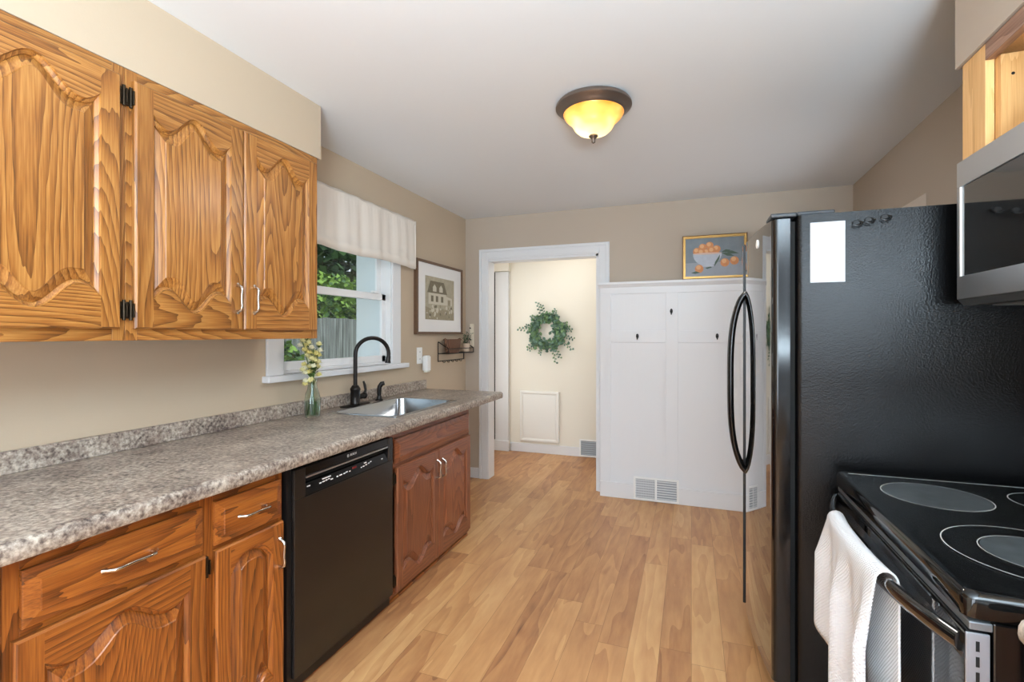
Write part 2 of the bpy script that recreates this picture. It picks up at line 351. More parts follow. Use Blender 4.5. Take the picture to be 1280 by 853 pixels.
# ---- window over the counter
mb = MB()
cy0, cy1 = 1.885, 3.085
mb.box(XL, XL + .016, cy0, WY0 + .004, WZ0, WZ1 + .09); mb.box(XL, XL + .016, WY1 - .004, cy1, WZ0, WZ1 + .09); mb.box(XL, XL + .016, WY0, WY1, WZ1 - .004, WZ1 + .09)
mb.box(XL, XL + .010, cy0 + .03, WY0 + .012, WZ0, WZ1)
win = struct(mb, 'window_1', M['trim'], loc=(XL, 2.485, WZ0), bevel=.003)
mb = MB(); mb.box(XL - .05, XL + .045, 1.865, 3.155, 1.105, 1.138)
build(mb, 'window_stool', M['trim'], win, bevel=.005)
mb = MB()      # jamb liner through the wall
mb.box(XL - .29, XL, WY1 - .012, WY1, WZ0, WZ1); mb.box(XL - .29, XL, WY0, WY0 + .012, WZ0, WZ1)
mb.box(XL - .29, XL, WY0, WY1, WZ1 - .012, WZ1); mb.box(XL - .29, XL - .02, WY0, WY1, WZ0 - .01, WZ0 + .018)
build(mb, 'window_jamb', M['vinyl'], win)
def sash(name, x, z0, z1, fw, fb, ft):
    y0, y1 = WY0 + .012, WY1 - .012
    mb = MB(); mb.box(x - .016, x + .016, y0, y0 + fw, z0, z1); mb.box(x - .016, x + .016, y1 - fw, y1, z0, z1)
    mb.box(x - .016, x + .016, y0, y1, z0, z0 + fb); mb.box(x - .016, x + .016, y0, y1, z1 - ft, z1)
    o = build(mb, name, M['vinyl'], win, bevel=.003)
    build(MB().box(x - .003, x + .003, y0 + fw - .004, y1 - fw + .004, z0 + fb - .004, z1 - ft + .004), 'pane', M['glass'], o)
    return o
sl_ = sash('lower_sash', XL - .055, WZ0 + .018, 1.633, .045, .045, .045)
su_ = sash('upper_sash', XL - .095, 1.595, WZ1 - .012, .045, .045, .045)
build(MB().box(XL - .04, XL - .012, 2.80, 2.86, 1.634, 1.646), 'sash_lock', M['white'], sl_, bevel=.003)

# ------------------------------------------------------------------ cabinet fronts
def shape_cathedral(t): return math.cos(math.pi * t / .68) if abs(t) <= 1 else 0
def shape_arch(t): return 1 - 2 * abs(t) ** 2.6
def shape_flat(t): return 0
def offset_loop(pts, d):
    n = len(pts); out = []
    for i in range(n):
        a, b, c = pts[i-1], pts[i], pts[(i+1) % n]
        e1 = Vector((b[0]-a[0], b[1]-a[1])); e2 = Vector((c[0]-b[0], c[1]-b[1]))
        if e1.length < 1e-7: e1 = e2
        if e2.length < 1e-7: e2 = e1
        e1.normalize(); e2.normalize()
        n1, n2 = Vector((-e1.y, e1.x)), Vector((-e2.y, e2.x)); m = n1 + n2
        if m.length < 1e-4: m = n1.copy()
        m.normalize(); k = 1 / max(.6, m.dot(n1)); out.append((b[0] + m.x * d * k, b[1] + m.y * d * k))
    return out
def panel_door(parent, Y0, Y1, Z0, Z1, XF, mv, mh, stile=.058, rail_t=.075, rail_b=.075, top=shape_cathedral, bot=shape_cathedral, amp=.037, name='door', face=1, N=36):
    """frame-and-raised-panel door; front plane XF facing +X, rails with shaped inner edges"""
    th = .019; u0, u1 = Y0 + stile, Y1 - stile; zt, zb = Z1 - rail_t, Z0 + rail_b
    T = [(-1 + 2*i/N) for i in range(N+1)]
    topc = [((u0+u1)/2 + t*(u1-u0)/2, zt + amp*top(t)) for t in T]
    botc = [((u0+u1)/2 + t*(u1-u0)/2, zb - amp*bot(t)) for t in T]
    mb = MB(); P = lambda u, v, d=0: (XF + d, u, v)
    e = .005
    a0, a1, b0, b1 = Y0 + e, Y1 - e, Z0 + e, Z1 - e
    # stiles
    mb.face([P(a0, b0), P(u0, b0), P(u0, botc[0][1]), P(u0, topc[0][1]), P(u0, b1), P(a0, b1)], 0)
    mb.face([P(u1, b0), P(a1, b0), P(a1, b1), P(u1, b1), P(u1, topc[-1][1]), P(u1, botc[-1][1])], 0)
    for i in range(N):
        mb.face([P(*topc[i]), P(*topc[i+1]), P(topc[i+1][0], b1), P(topc[i][0], b1)], 1)
        mb.face([P(botc[i][0], b0), P(botc[i+1][0], b0), P(*botc[i+1]), P(*botc[i])], 1)
    outer = [(Y0, Z0), (Y1, Z0), (Y1, Z1), (Y0, Z1)]; inn = [(a0, b0), (a1, b0), (a1, b1), (a0, b1)]
    for i in range(4):
        j = (i+1) % 4
        mb.face([P(*outer[i], -.006), P(*outer[j], -.006), P(*inn[j]), P(*inn[i])], i % 2 == 0)
        mb.face([P(*outer[i], -th), P(*outer[j], -th), P(*outer[j], -.006), P(*outer[i], -.006)], i % 2 == 0)
    mb.face([P(*q, -th) for q in reversed(outer)], 0)
    def curve(base, amp_, fn, d, sg):
        out = []
        for k in range(N + 1):
            u = u0 + d + (u1 - u0 - 2*d) * k / N; t = (2*u - u0 - u1) / (u1 - u0); e_ = .01
            slope = amp_ * (fn(min(1, t + e_)) - fn(max(-1, t - e_))) / (2 * e_) / ((u1 - u0) / 2)
            out.append((u, base + amp_ * fn(t) + sg * d * math.sqrt(1 + slope * slope)))
        return out
    def ring(d, dep):
        return [P(q[0], q[1], dep) for q in curve(zb, -amp, bot, d, 1) + list(reversed(curve(zt, amp, top, d, -1)))]
    mb.rings([ring(0, 0), ring(.0025, -.006), ring(.011, -.0125), ring(.0125, -.0165)], 0, True, False, False)
    bmesh.ops.remove_doubles(mb.bm, verts=mb.bm.verts, dist=1e-6)
    d = build(mb, name, [mv, mh], parent, smooth=28, fix=False)
    pb = MB(); pr = [ring(.0115, -.0175), ring(.015, -.0150), ring(.040, -.0050), ring(.0425, -.0020)]
    pb.rings(pr, 0, True, False, False)
    last = pr[-1]; nb = N + 1
    lo, hi = last[:nb], list(reversed(last[nb:]))
    for i in range(N): pb.face([lo[i], lo[i+1], hi[i+1], hi[i]], 0)
    bmesh.ops.remove_doubles(pb.bm, verts=pb.bm.verts, dist=1e-6)
    build(pb, 'panel', [mv], d, smooth=25, fix=False)
    return d
def drawer_front(parent, Y0, Y1, Z0, Z1, XF, mh, name='drawer', inset=.022):
    mb = MB(); P = lambda u, v, d=0: (XF + d, u, v)
    def rr(i, d): return [P(Y0+i, Z0+i, d), P(Y1-i, Z0+i, d), P(Y1-i, Z1-i, d), P(Y0+i, Z1-i, d)]
    mb.rings([rr(0, -.019), rr(0, -.009), rr(.002, -.008), rr(inset, -.0015), rr(inset + .0015, .0015), rr(inset + .003, .002)], 0)
    return build(mb, name, [mh], parent)
def pull(parent, p, axis, L=.10, out=.028, name='handle'):
    x, y, z = p; mb = MB(); path = []; rad = []
    ex = Vector((0, 1, 0)) if axis == 'Y' else Vector((0, 0, 1))
    for s in [(-1.16, .004), (-1.06, .008), (-1.0, .014), (-.86, .026), (-.62, .028), (-.3, .026), (0, .025), (.3, .026), (.62, .028), (.86, .026), (1.0, .014), (1.06, .008), (1.16, .004)]:
        path.append(Vector((x, y, z)) + ex * (s[0] * L / 2) + Vector((s[1] * out / .028, 0, 0)))
        rad.append(.0042 if abs(s[0]) < .7 else .0052 if abs(s[0]) < 1.03 else .006)
    mb.tube(path, rad, 8)
    for sg in (-1, 1): mb.tube([Vector((x - .001, y, z)) + ex * sg * L / 2 * .98, Vector((x + out * .6, y, z)) + ex * sg * L / 2 * .98], .0045, 8)
    return build(mb, name, M['chrome'], parent, smooth=50)
def hinge(parent, x, y, z, side=1):
    mb = MB(); mb.box(x - .003, x + .004, y - .012, y + .004, z - .026, z + .026); mb.box(x + .001, x + .016, y + .004, y + .008, z - .022, z + .022)
    mb.tube([(x + .006, y + .002, z - .032), (x + .006, y + .002, z + .032)], .0048, 8)
    for dz in (-.016, .016): mb.ball((x + .004, y - .006, z + dz), .003, u=8, v=6)
    return build(mb, 'hinge', M['hinge'], parent, bevel=.0008)

# ---- upper cabinets
XU = -1.66      # face-frame plane; doors sit in front
XD = -1.640
def upper_cabinet(Y0, Y1, doors, label, endpanel=True):
    t = thing('wall_cabinet', (XL, (Y0+Y1)/2, 1.33), label, 'cabinet', None)
    mb = MB(); z0, z1 = 1.330, 2.182
    mb.box(XL + .002, XU - .02, Y0, Y0 + .018, z0, z1); mb.box(XL + .002, XU - .02, Y1 - .018, Y1, z0, z1)
    mb.box(XL + .002, XU - .02, Y0 + .018, Y1 - .018, z0 + .012, z0 + .03); mb.box(XL + .002, XU - .02, Y0 + .018, Y1 - .018, z1 - .02, z1); mb.box(XL + .002, XL + .010, Y0 + .018, Y1 - .018, z0 + .03, z1 - .02)
    build(mb, 'body', oak['Z'], t)
    fr = MB(); s = .036
    fr.box(XU - .02, XU, Y0, Y0 + s, z0, z1, 0); fr.box(XU - .02, XU, Y1 - s, Y1, z0, z1, 0)
    fr.box(XU - .02, XU, Y0 + s, Y1 - s, z0, z0 + s + .012, 1); fr.box(XU - .02, XU, Y0 + s, Y1 - s, z1 - s - .01, z1, 1)
    for a, b in zip(doors, doors[1:]):
        m = (a[1] + b[0]) / 2; fr.box(XU - .02, XU, m - .022, m + .022, z0 + s, z1 - s, 0)
    build(fr, 'face_frame', [oak['Z'], oak['Y']], t, bevel=.0015)
    for (a, b, hy, hg) in doors:
        d = panel_door(t, a, b, 1.367, 2.148, XD, oak['Z'], oak['Y'], stile=.055, rail_t=.080, rail_b=.092)
        if hy: pull(d, (XD, hy, 1.487), 'Z', .098)
        if hg:
            for z in (1.425, 2.092): hinge(d, XU + .002, hg, z)
    return t
upper_cabinet(.10, 1.0195, [(.135, .562, None, None), (.568, .998, .62, 1.010)], 'honey oak wall cabinet nearest the camera with one wide arched door in view')
upper_cabinet(1.0205, 1.857, [(1.039, 1.4355, 1.432 - .028, 1.030), (1.4405, 1.838, 1.48, None)], 'honey oak wall cabinet beside the window with a pair of arched doors')

# ---- base cabinets
XB, XBD = -1.402, -1.380
def base_cabinet(Y0, Y1, label, mats, parts, stiles, zmid=.684, zbot=.05):
    t = thing('base_cabinet', (XL, (Y0+Y1)/2, 0), label, 'cabinet')
    z1 = .868; mv, mh = mats['Z'], mats['Y']
    mb = MB(); mb.box(XL + .022, XB - .02, Y0, Y0 + .018, .0, z1); mb.box(XL + .022, XB - .02, Y1 - .018, Y1, .0, z1); mb.box(XL + .022, XB - .02, Y0 + .018, Y1 - .018, zbot, zbot + .018); mb.box(XL + .022, XL + .03, Y0 + .018, Y1 - .018, zbot + .018, z1)
    build(mb, 'body', mv, t)
    build(MB().box(XB - .045, XB - .030, Y0 + .018, Y1 - .018, 0.0, zbot), 'toe_kick', M['void'], t)
    fr = MB(); s = .030
    fr.box(XB - .02, XB, Y0, Y0 + s, zbot - .018, z1, 0); fr.box(XB - .02, XB, Y1 - s, Y1, zbot - .018, z1, 0)
    ys = [Y0 + s] + [q for st in stiles for q in (st - .022, st + .022)] + [Y1 - s]
    for st in stiles: fr.box(XB - .02, XB, st - .022, st + .022, zbot, z1, 0)
    for a, b in zip(ys[::2], ys[1::2]):
        for za, zb_ in ((zbot - .018, zbot + .03), (.672, .702), (.815, z1)): fr.box(XB - .02, XB, a, b, za, zb_, 1)
    build(fr, 'face_frame', [mv, mh], t, bevel=.0012)
    for p in parts:
        k = p['k']; a, b = p['y']
        if k == 'drawer':
            d = drawer_front(t, a, b, p['z'][0], p['z'][1], XBD, mh, p.get('name', 'drawer'), p.get('inset', .022))
            if p.get('pull'): pull(d, (XBD + .002, (a+b)/2 + p.get('off', 0), (p['z'][0]+p['z'][1])/2), 'Y', p['pull'])
        else:
            d = panel_door(t, a, b, p['z'][0], p['z'][1], XBD, mv, mh, stile=p.get('stile', .052), rail_t=p.get('rt', .07), rail_b=.085, top=p.get('top', shape_cathedral), bot=p.get('bot', shape_cathedral), amp=p.get('amp', .030))
            if p.get('py'): pull(d, (XBD, p['py'], p['pz']), 'Z', .095)
            for hz in p.get('hz', ()): hinge(d, XB + .002, p['hy'], hz)
    return t
base_cabinet(.13, .614, 'brown oak base cabinet at the left end of the counter, mostly out of frame', oakb,
    [dict(k='drawer', y=(.16, .602), z=(.70, .825), pull=.11), dict(k='door', y=(.16, .602), z=(.055, .682))], [])
base_cabinet(.6155, 1.388, 'brown oak base cabinet left of the dishwasher with two drawers over two doors', oakb,
    [dict(k='drawer', y=(.644, 1.070), z=(.695, .826), pull=.115, inset=.028), dict(k='drawer', y=(1.110, 1.373), z=(.692, .828), pull=.105, inset=.026),
     dict(k='door', y=(.628, 1.078), z=(.055, .676), rt=.072, hy=1.086, hz=(.635, .12)),
     dict(k='door', y=(1.110, 1.379), z=(.055, .676), top=shape_arch, amp=.030, rt=.070, stile=.050, py=1.352, pz=.570)], [1.092])
base_cabinet(2.062, 2.985, 'red-brown oak sink cabinet right of the dishwasher with scalloped doors', oaks,
    [dict(k='drawer', y=(2.096, 2.962), z=(.700, .824), name='false_drawer_front', inset=.030),
     dict(k='door', y=(2.104, 2.533), z=(.055, .680), py=2.505, pz=.570, hy=2.092, hz=(.625, .115)),
     dict(k='door', y=(2.537, 2.968), z=(.055, .680), py=2.568, pz=.565)], [])
struct(MB().box(-1.425, -1.408, .13, 2.985, 0, .018), 'trim_4', oakb['Y'], bevel=.004)

# ---- countertop with backsplash
def counter_slab(x0, x1, y0, y1, cut=None):
    """post-formed top: rounded front edge along +X side"""
    mb = MB(); z0, z1 = .870, .914
    xf = x1 - .02
    def slab(a, b, c, d): mb.box(a, b, c, d, z0 + .0, z1)
    if cut:
        cx0, cx1, cy0, cy1 = cut
        slab(x0, xf, y0, cy0); slab(x0, xf, cy1, y1); slab(x0, cx0, cy0, cy1); slab(cx1, xf, cy0, cy1)
    else: slab(x0, xf, y0, y1)
    prof = [(xf, z1)] + [(xf + .02 * math.sin(a), z1 - .016 + .016 * math.cos(a)) for a in [R(k) for k in (15, 30, 45, 60, 75, 90)]] + [(x1, z0 + .006), (x1 - .005, z0 - .002), (xf, z0 - .002)]
    mb.rings([[(p[0], y, p[1]) for p in prof] for y in (y0, y1)], 0)
    return mb
ct = thing('countertop', (-1.67, 1.8, .87), 'mottled grey-brown laminate countertop running under the window with the sink in it', 'countertop')
build(counter_slab(XL + .002, -1.335, .12, 3.447, (-1.872, -1.450, 2.20, 2.872)), 'counter_surface', M['lam'], ct, smooth=40)
build(MB().box(XL + .002, XL + .022, .12, 3.447, .9142, .986), 'backsplash', M['lam'], ct, bevel=.004)

# ---- dishwasher
dw = thing('dishwasher', (-1.7, 1.722, 0), 'black built-in dishwasher under the counter between two oak cabinets', 'dishwasher')
DY0, DY1, DXF = 1.393, 2.056, -1.372
mb = MB(); mb.box(XL + .06, -1.41, DY0 + .01, DY1 - .006, .04, .862)
build(mb, 'body', M['blackmat'], dw)
mb = MB(); mb.box(-1.409, DXF, DY0 + .026, DY1 - .004, .075, .735)
mb.box(-1.409, DXF, DY0 + .026, 1.474, .735, .846); mb.box(-1.409, DXF, 2.015, DY1 - .004, .735, .846)
build(mb, 'door', M['blackdw'], dw, bevel=.003)
build(MB().box(-1.44, -1.395, DY0 + .004, DY1, .02, .073), 'kick_plate', M['blackmat'], dw)
build(MB().box(-1.409, -1.386, DY0 + .003, DY0 + .024, .04, .85), 'side_trim', M['blackmat'], dw)
cp = MB()
cp.hexa([(-1.409, 1.475, .737), (DXF, 1.475, .737), (DXF, 2.014, .737), (-1.409, 2.014, .737), (-1.409, 1.475, .778), (DXF - .014, 1.475, .778), (DXF - .014, 2.014, .778), (-1.409, 2.014, .778)])
cp.box(-1.409, DXF - .003, 1.475, 2.014, .812, .846)
cpo = build(cp, 'control_panel', M['black'], dw, bevel=.0015)
build(MB().box(-1.409, -1.402, 1.475, 2.014, .778, .812), 'handle_recess', M['void'], dw)
build(MB().box(-1.392, DXF + .001, 1.476, 2.010, .8035, .8095), 'handle_trim', M['steel'], dw)
mk = MB()
def cpx(z): return DXF - .014 * (z - .737) / .041 + .0006
for y, w_, z in [(1.490, .018, .766), (1.555, .012, .760), (1.572, .014, .761), (1.590, .012, .762), (1.606, .010, .763), (1.618, .014, .758), (1.575, .05, .771), (1.655, .010, .759), (1.672, .018, .760), (1.698, .012, .760), (1.712, .014, .762), (1.735, .008, .760), (1.812, .008, .757), (1.826, .012, .758), (1.846, .012, .760), (1.866, .012, .762), (1.84, .018, .769), (1.884, .008, .765), (1.965, .012, .758)]:
    mk = MB(); mk.box(cpx(z) - .0012, cpx(z) + .0002, y, y + w_, z - .0022, z + .0022); build(mk, 'button_mark', M['mark'], cpo)
build(MB().box(cpx(.766) - .0012, cpx(.766) + .0002, 1.758, 1.786, .757, .772), 'display', M['red'], cpo)
def text_mesh(body, size, extrude=.0004):
    cu = bpy.data.curves.new('txt', 'FONT'); cu.body = body; cu.size = size; cu.extrude = extrude; cu.align_x = 'CENTER'; cu.align_y = 'CENTER'
    o = bpy.data.objects.new('txt', cu); COL.objects.link(o)
    dg = bpy.context.evaluated_depsgraph_get(); me = bpy.data.meshes.new_from_object(o.evaluated_get(dg))
    bpy.data.objects.remove(o); return me
def text_obj(body, size, name, material, parent, pos, mtx):
    me = text_mesh(body, size); me.transform(Matrix.Translation(Vector(pos) - Vector(LOC[parent.name])) @ mtx.to_4x4()); me.materials.clear(); me.materials.append(material)
    o = bpy.data.objects.new(name, me); COL.objects.link(o); o.parent = parent; LOC[o.name] = LOC[parent.name]; return o
TOX = Matrix(((0, 0, 1), (1, 0, 0), (0, 1, 0)))       # text in the Y-Z plane facing +X
text_obj('BOSCH', .013, 'lettering', M['mark'], cpo, (DXF - .0028, 1.757, .831), TOX)
lg = MB()
for k in range(20):
    a, b_ = 2*math.pi*k/20, 2*math.pi*(k+1)/20
    q = lambda r, t: (DXF - .0026, 1.722 + r*math.cos(t), .831 + r*math.sin(t))
    lg.face([q(.0050, a), q(.0065, a), q(.0065, b_), q(.0050, b_)])
lg.box(DXF - .003, DXF - .0026, 1.7195, 1.7205, .827, .835); lg.box(DXF - .003, DXF - .0026, 1.7235, 1.7245, .827, .835); lg.box(DXF - .003, DXF - .0026, 1.7205, 1.7235, .8305, .8315)
build(lg, 'emblem', M['mark'], cpo)

# ---- sink
sk = thing('kitchen_sink', (-1.66, 2.535, .914), 'stainless steel drop-in sink set into the countertop under the window', 'sink')
def rrect(x0, x1, y0, y1, r, z, n=6):
    out = []
    for (cx, cy, a0) in ((x1 - r, y0 + r, -90), (x1 - r, y1 - r, 0), (x0 + r, y1 - r, 90), (x0 + r, y0 + r, 180)):
        for k in range(n + 1): a = R(a0 + 90*k/n); out.append((cx + r*math.cos(a), cy + r*math.sin(a), z))
    return out
mb = MB()
mb.rings([rrect(-1.887, -1.435, 2.180, 2.890, .02, .9145), rrect(-1.887, -1.435, 2.180, 2.890, .02, .917), rrect(-1.882, -1.440, 2.186, 2.884, .02, .9195), rrect(-1.866, -1.458, 2.204, 2.866, .035, .9185),
          rrect(-1.862, -1.462, 2.208, 2.862, .05, .915), rrect(-1.852, -1.474, 2.222, 2.848, .06, .80), rrect(-1.83, -1.50, 2.25, 2.82, .06, .745), rrect(-1.77, -1.56, 2.31, 2.76, .05, .735)], 0, True, False, True)
build(mb, 'basin', M['sinksteel'], sk, smooth=50, fix=False)
mb = MB(); mb.lathe([(.001, .006), (.02, .004), (.040, .006), (.045, .001), (.045, -.001)], (-1.665, 2.535, .737), 24)
build(mb, 'drain', M['chrome'], sk, smooth=40)

# ---- faucet and sprayer
fc = thing('kitchen_faucet', (-1.932, 2.49, .914), 'dark bronze gooseneck kitchen faucet with a side lever behind the sink', 'faucet')
FX, FY = -1.932, 2.487
mb = MB(); mb.rings([rrect(FX - .028, FX + .030, FY - .125, FY + .125, .027, z) for z in (.9142, .919)] + [rrect(FX - .024, FX + .026, FY - .12, FY + .12, .024, .922)], 0)
build(mb, 'base_plate', M['bronze'], fc, smooth=40)
mb = MB(); mb.lathe([(.001, .008), (.030, .008), (.031, .012), (.029, .016), (.0285, .09), (.031, .094), (.031, .104), (.027, .110), (.022, .118), (.017, .124), (.001, .124)], (FX, FY, .914), 24)
build(mb, 'body', M['bronze'], fc, smooth=40)
mb = MB(); path = [(FX, FY, 1.03), (FX, FY, 1.10), (FX, FY, 1.20)]
dirv = Vector((.118, .178, 0)); cx = .5
Rr = dirv.length / 2; ez = dirv.normalized()
for k in range(0, 19):
    a = math.pi - math.pi * k / 18 * 1.06
    path.append(Vector((FX, FY, 1.225)) + ez * (Rr + Rr * math.cos(a)) + Vector((0, 0, Rr * math.sin(a) * .95)))
mb.tube(path, .0125, 14)
build(mb, 'spout', M['bronze'], fc, smooth=60)
end = Vector(path[-1]); dn = (end - Vector(path[-2])).normalized()
mb = MB(); mb.tube([end - dn*.005, end + dn*.02, end + dn*.035, end + dn*.040], [.0145, .015, .018, .018], 14)
build(mb, 'spout_tip', M['bronze'], fc, smooth=50)
mb = MB(); mb.tube([(FX, FY + .02, .962), (FX + .004, FY + .078, .965)], [.016, .017], 14)
mb.ball((FX + .004, FY + .082, .966), .021)
mb.tube([(FX + .005, FY + .088, .975), (FX + .004, FY + .095, 1.0), (FX, FY + .092, 1.03), (FX - .004, FY + .084, 1.055)], [.008, .008, .0085, .006], 10)
build(mb, 'lever', M['bronze'], fc, smooth=50)
sp = thing('sink_sprayer', (-1.928, 2.725, .914), 'small dark bronze side sprayer standing on the counter right of the faucet', 'sprayer')
mb = MB(); mb.lathe([(.001, .0003), (.026, .0003), (.026, .006), (.018, .012), (.015, .03), (.001, .03)], (-1.928, 2.725, .914), 18)
build(mb, 'holder', M['bronze'], sp, smooth=40)
mb = MB(); mb.tube([(-1.928, 2.725, .942), (-1.928, 2.725, .975), (-1.926, 2.727, 1.005), (-1.915, 2.735, 1.024), (-1.90, 2.745, 1.028)], [.012, .016, .015, .016, .013], 12)
build(mb, 'spray_head', M['bronze'], sp, smooth=50)

# ---- vase with flowers
VX, VY = -1.868, 2.055
vs = thing('flower_vase', (VX, VY, .914), 'clear glass bottle vase of pale yellow flowers on the counter by the window', 'vase')
gl = mat('clear_glass', (232, 242, 236), .02, trans=1.0, ior=1.45)
mb = MB(); mb.lathe([(.001, .0005), (.034, .0005), (.038, .006), (.040, .03), (.040, .10), (.034, .128), (.025, .15), (.022, .175), (.024, .195), (.027, .203), (.0245, .203), (.0215, .195), (.0195, .175), (.0225, .15), (.031, .126), (.037, .10), (.037, .03), (.034, .010), (.001, .008)], (VX, VY, .914), 28)
build(mb, 'glass_bottle', gl, vs, smooth=50)
water = mat('vase_water', (205, 225, 205), .0, trans=1.0, ior=1.33)
mb = MB(); mb.lathe([(.001, .010), (.0335, .012), (.0362, .03), (.0362, .085), (.001, .085)], (VX, VY, .914), 24)
build(mb, 'water', water, vs, smooth=40)
green = mat('stem_green', (84, 118, 58), .5); leafm = mat('leaf_green', (88, 116, 56), .55, var=(30, .3))
petal = [mat('petal_yellow', (246, 240, 186), .6), mat('petal_cream', (247, 244, 218), .6), mat('petal_butter', (240, 230, 156), .6)]
rg = random.Random(4); stm = MB(); lf = MB(); blooms = []
for i in range(16):
    a = rg.uniform(0, 6.28); r0 = rg.uniform(0, .022); tx, ty = rg.uniform(-.042, .04), rg.uniform(-.06, .062); tz = rg.uniform(1.155, 1.325) if i > 2 else 1.33
    b0 = Vector((VX + r0*math.cos(a), VY + r0*math.sin(a), .93)); m1 = Vector((VX + .006*math.cos(a+2), VY + .006*math.sin(a+2), 1.10)); t1 = Vector((VX + tx, VY + ty, tz))
    pth = [b0, b0.lerp(m1, .5), m1, m1.lerp(t1, .5) + Vector((0, 0, .01)), t1]
    stm.tube(pth, .0022, 6)
    for q in range(4): blooms.append(t1 - Vector((rg.uniform(-.012, .012), rg.uniform(-.012, .012), q * rg.uniform(.020, .034))))
    for q in range(6):
        c = m1.lerp(t1, rg.uniform(.3, 1.0)); d = Vector((rg.uniform(-1, 1), rg.uniform(-1, 1), rg.uniform(-.1, .8))).normalized(); w = d.cross(Vector((0, 0, 1))).normalized() * .008; L = rg.uniform(.028, .046)
        lf.face([c, c + d*L*.5 + w, c + d*L, c + d*L*.5 - w])
build(stm, 'stems', green, vs, smooth=50); build(lf, 'leaves', leafm, vs)
for gi in range(3):
    fb = MB()
    for j, c in enumerate(blooms):
        if j % 3 != gi: continue
        for k in range(11):
            a = 2.4 * k; e = R(75 - 7.5 * k); d = Vector((math.cos(a)*math.cos(e), math.sin(a)*math.cos(e), math.sin(e))); s = Vector((-math.sin(a), math.cos(a), 0)) * .0105; L = .024
            fb.face([c, c + d*L*.6 + s, c + d*L + Vector((0,0,.002)), c + d*L*.6 - s])
    build(fb, 'blossoms', petal[gi], vs)

# ---- valance
va = MB(); yA, yB = 1.868, 3.239; N = 120
rows = []
for (z, xo, ph) in ((2.212, .035, 0), (2.196, .047, .0), (2.18, .040, .6), (2.10, .044, 1.0), (1.98, .046, 1.1), (1.912, .047, 1.15), (1.908, .051, 1.2), (1.848, .050, 1.3)):
    row = []
    for i in range(N + 1):
        y = yA + (yB - yA) * i / N; k = min(1.0, ph)
        x = XL + xo + k * (.006 * math.sin(y * 21 + .8*math.sin(y*5)) + .003 * math.sin(y * 57 + 1.3)) + (.0025 * math.sin(y * 190) if .3 < ph < .9 else 0)
        zz = z + (.006 * math.sin(y * 9 + 1) if z < 1.95 else .002*math.sin(y*40))
        row.append((x, y, zz))
    rows.append(row)
rows_b = [[(XL + .016, p[1], p[2]) for p in r] for r in (rows[0],)]
va.rings(rows_b + rows, 0, False)
va.rings([[(XL + .004, yB, z), (XL + .050, yB, z)] for z in (2.208, 1.85)], 0, False)
vo = build(va, 'window_valance', M['valance'], None, smooth=60, loc=(XL, 2.55, 1.85), fix=False)
sm = vo.modifiers.new('thick', 'SOLIDIFY'); sm.thickness = .003
tag(vo, 'off-white linen valance hung across the top of the kitchen window', 'valance')

# ---- framed print on the left wall
def box_frame(parent, x0, x1, y0, y1, z0, z1, w, material, name='frame'):
    mb = MB(); mb.box(x0, x1, y0, y0 + w, z0, z1); mb.box(x0, x1, y1 - w, y1, z0, z1); mb.box(x0, x1, y0 + w, y1 - w, z0, z0 + w); mb.box(x0, x1, y0 + w, y1 - w, z1 - w, z1)
    return build(mb, name, material, parent, bevel=.001)
PX1 = XL + .032; py0, py1, pz0, pz1 = 3.285, 4.085, 1.350, 1.940
pt = thing('framed_print', (XL, (py0+py1)/2, pz0), 'large framed sepia print of a house in a wide white mat on the left wall', 'picture')
box_frame(pt, XL + .001, PX1, py0, py1, pz0, pz1, .020, brownframe)
build(MB().box(XL + .004, XL + .020, py0 + .018, py1 - .018, pz0 + .018, pz1 - .018), 'mat_board', M['matboard'], pt)
sep = [mat('sepia_ground', (176, 168, 146), .8, var=(30, .25)), mat('sepia_light', (206, 200, 182), .8), mat('sepia_dark', (122, 114, 94), .8, var=(60, .4)), mat('sepia_mid', (158, 148, 124), .8, var=(60, .3))]
a0, a1, c0, c1 = 3.425, 3.925, 1.470, 1.822
mb = MB(); xx = XL + .0205
mb.box(xx, xx + .001, a0, a1, c0, c1, 0)
def U(u): return a0 + (a1 - a0) * u
def V(v): return c0 + (c1 - c0) * v
def poly(pts, m, d): mb.prism([(xx + .001, U(u), V(v)) for u, v in pts], (d, 0, 0), m)
poly([(0, 0), (1, 0), (1, .20), (.6, .26), (.3, .22), (0, .30)], 3, .0003)
poly([(.10, .36), (.70, .36), (.70, .62), (.10, .62)], 1, .0005)
poly([(.06, .62), (.74, .62), (.62, .90), (.16, .90)], 2, .0005)
for u in (.24, .46): poly([(u, .66), (u + .12, .66), (u + .12, .76), (u + .06, .83), (u, .76)], 1, .0008)
for u in (.18, .34, .52): poly([(u, .42), (u + .08, .42), (u + .08, .56), (u, .56)], 2, .0008)
poly([(.70, .36), (.92, .36), (.92, .54), (.70, .58)], 1, .0005); poly([(.76, .36), (.86, .36), (.86, .50), (.76, .50)], 3, .0008)
rg = random.Random(2)
for i in range(40):
    u, v, r_ = rg.uniform(.02, .95), rg.uniform(.02, .34), rg.uniform(.015, .045)
    poly([(u + r_*math.cos(k*1.05)*rg.uniform(.7, 1.1), v + r_*1.2*math.sin(k*1.05)*rg.uniform(.7, 1.1)) for k in range(6)], rg.choice((1, 2, 3)), .0009 + i*1e-5)
build(mb, 'print', sep, pt)

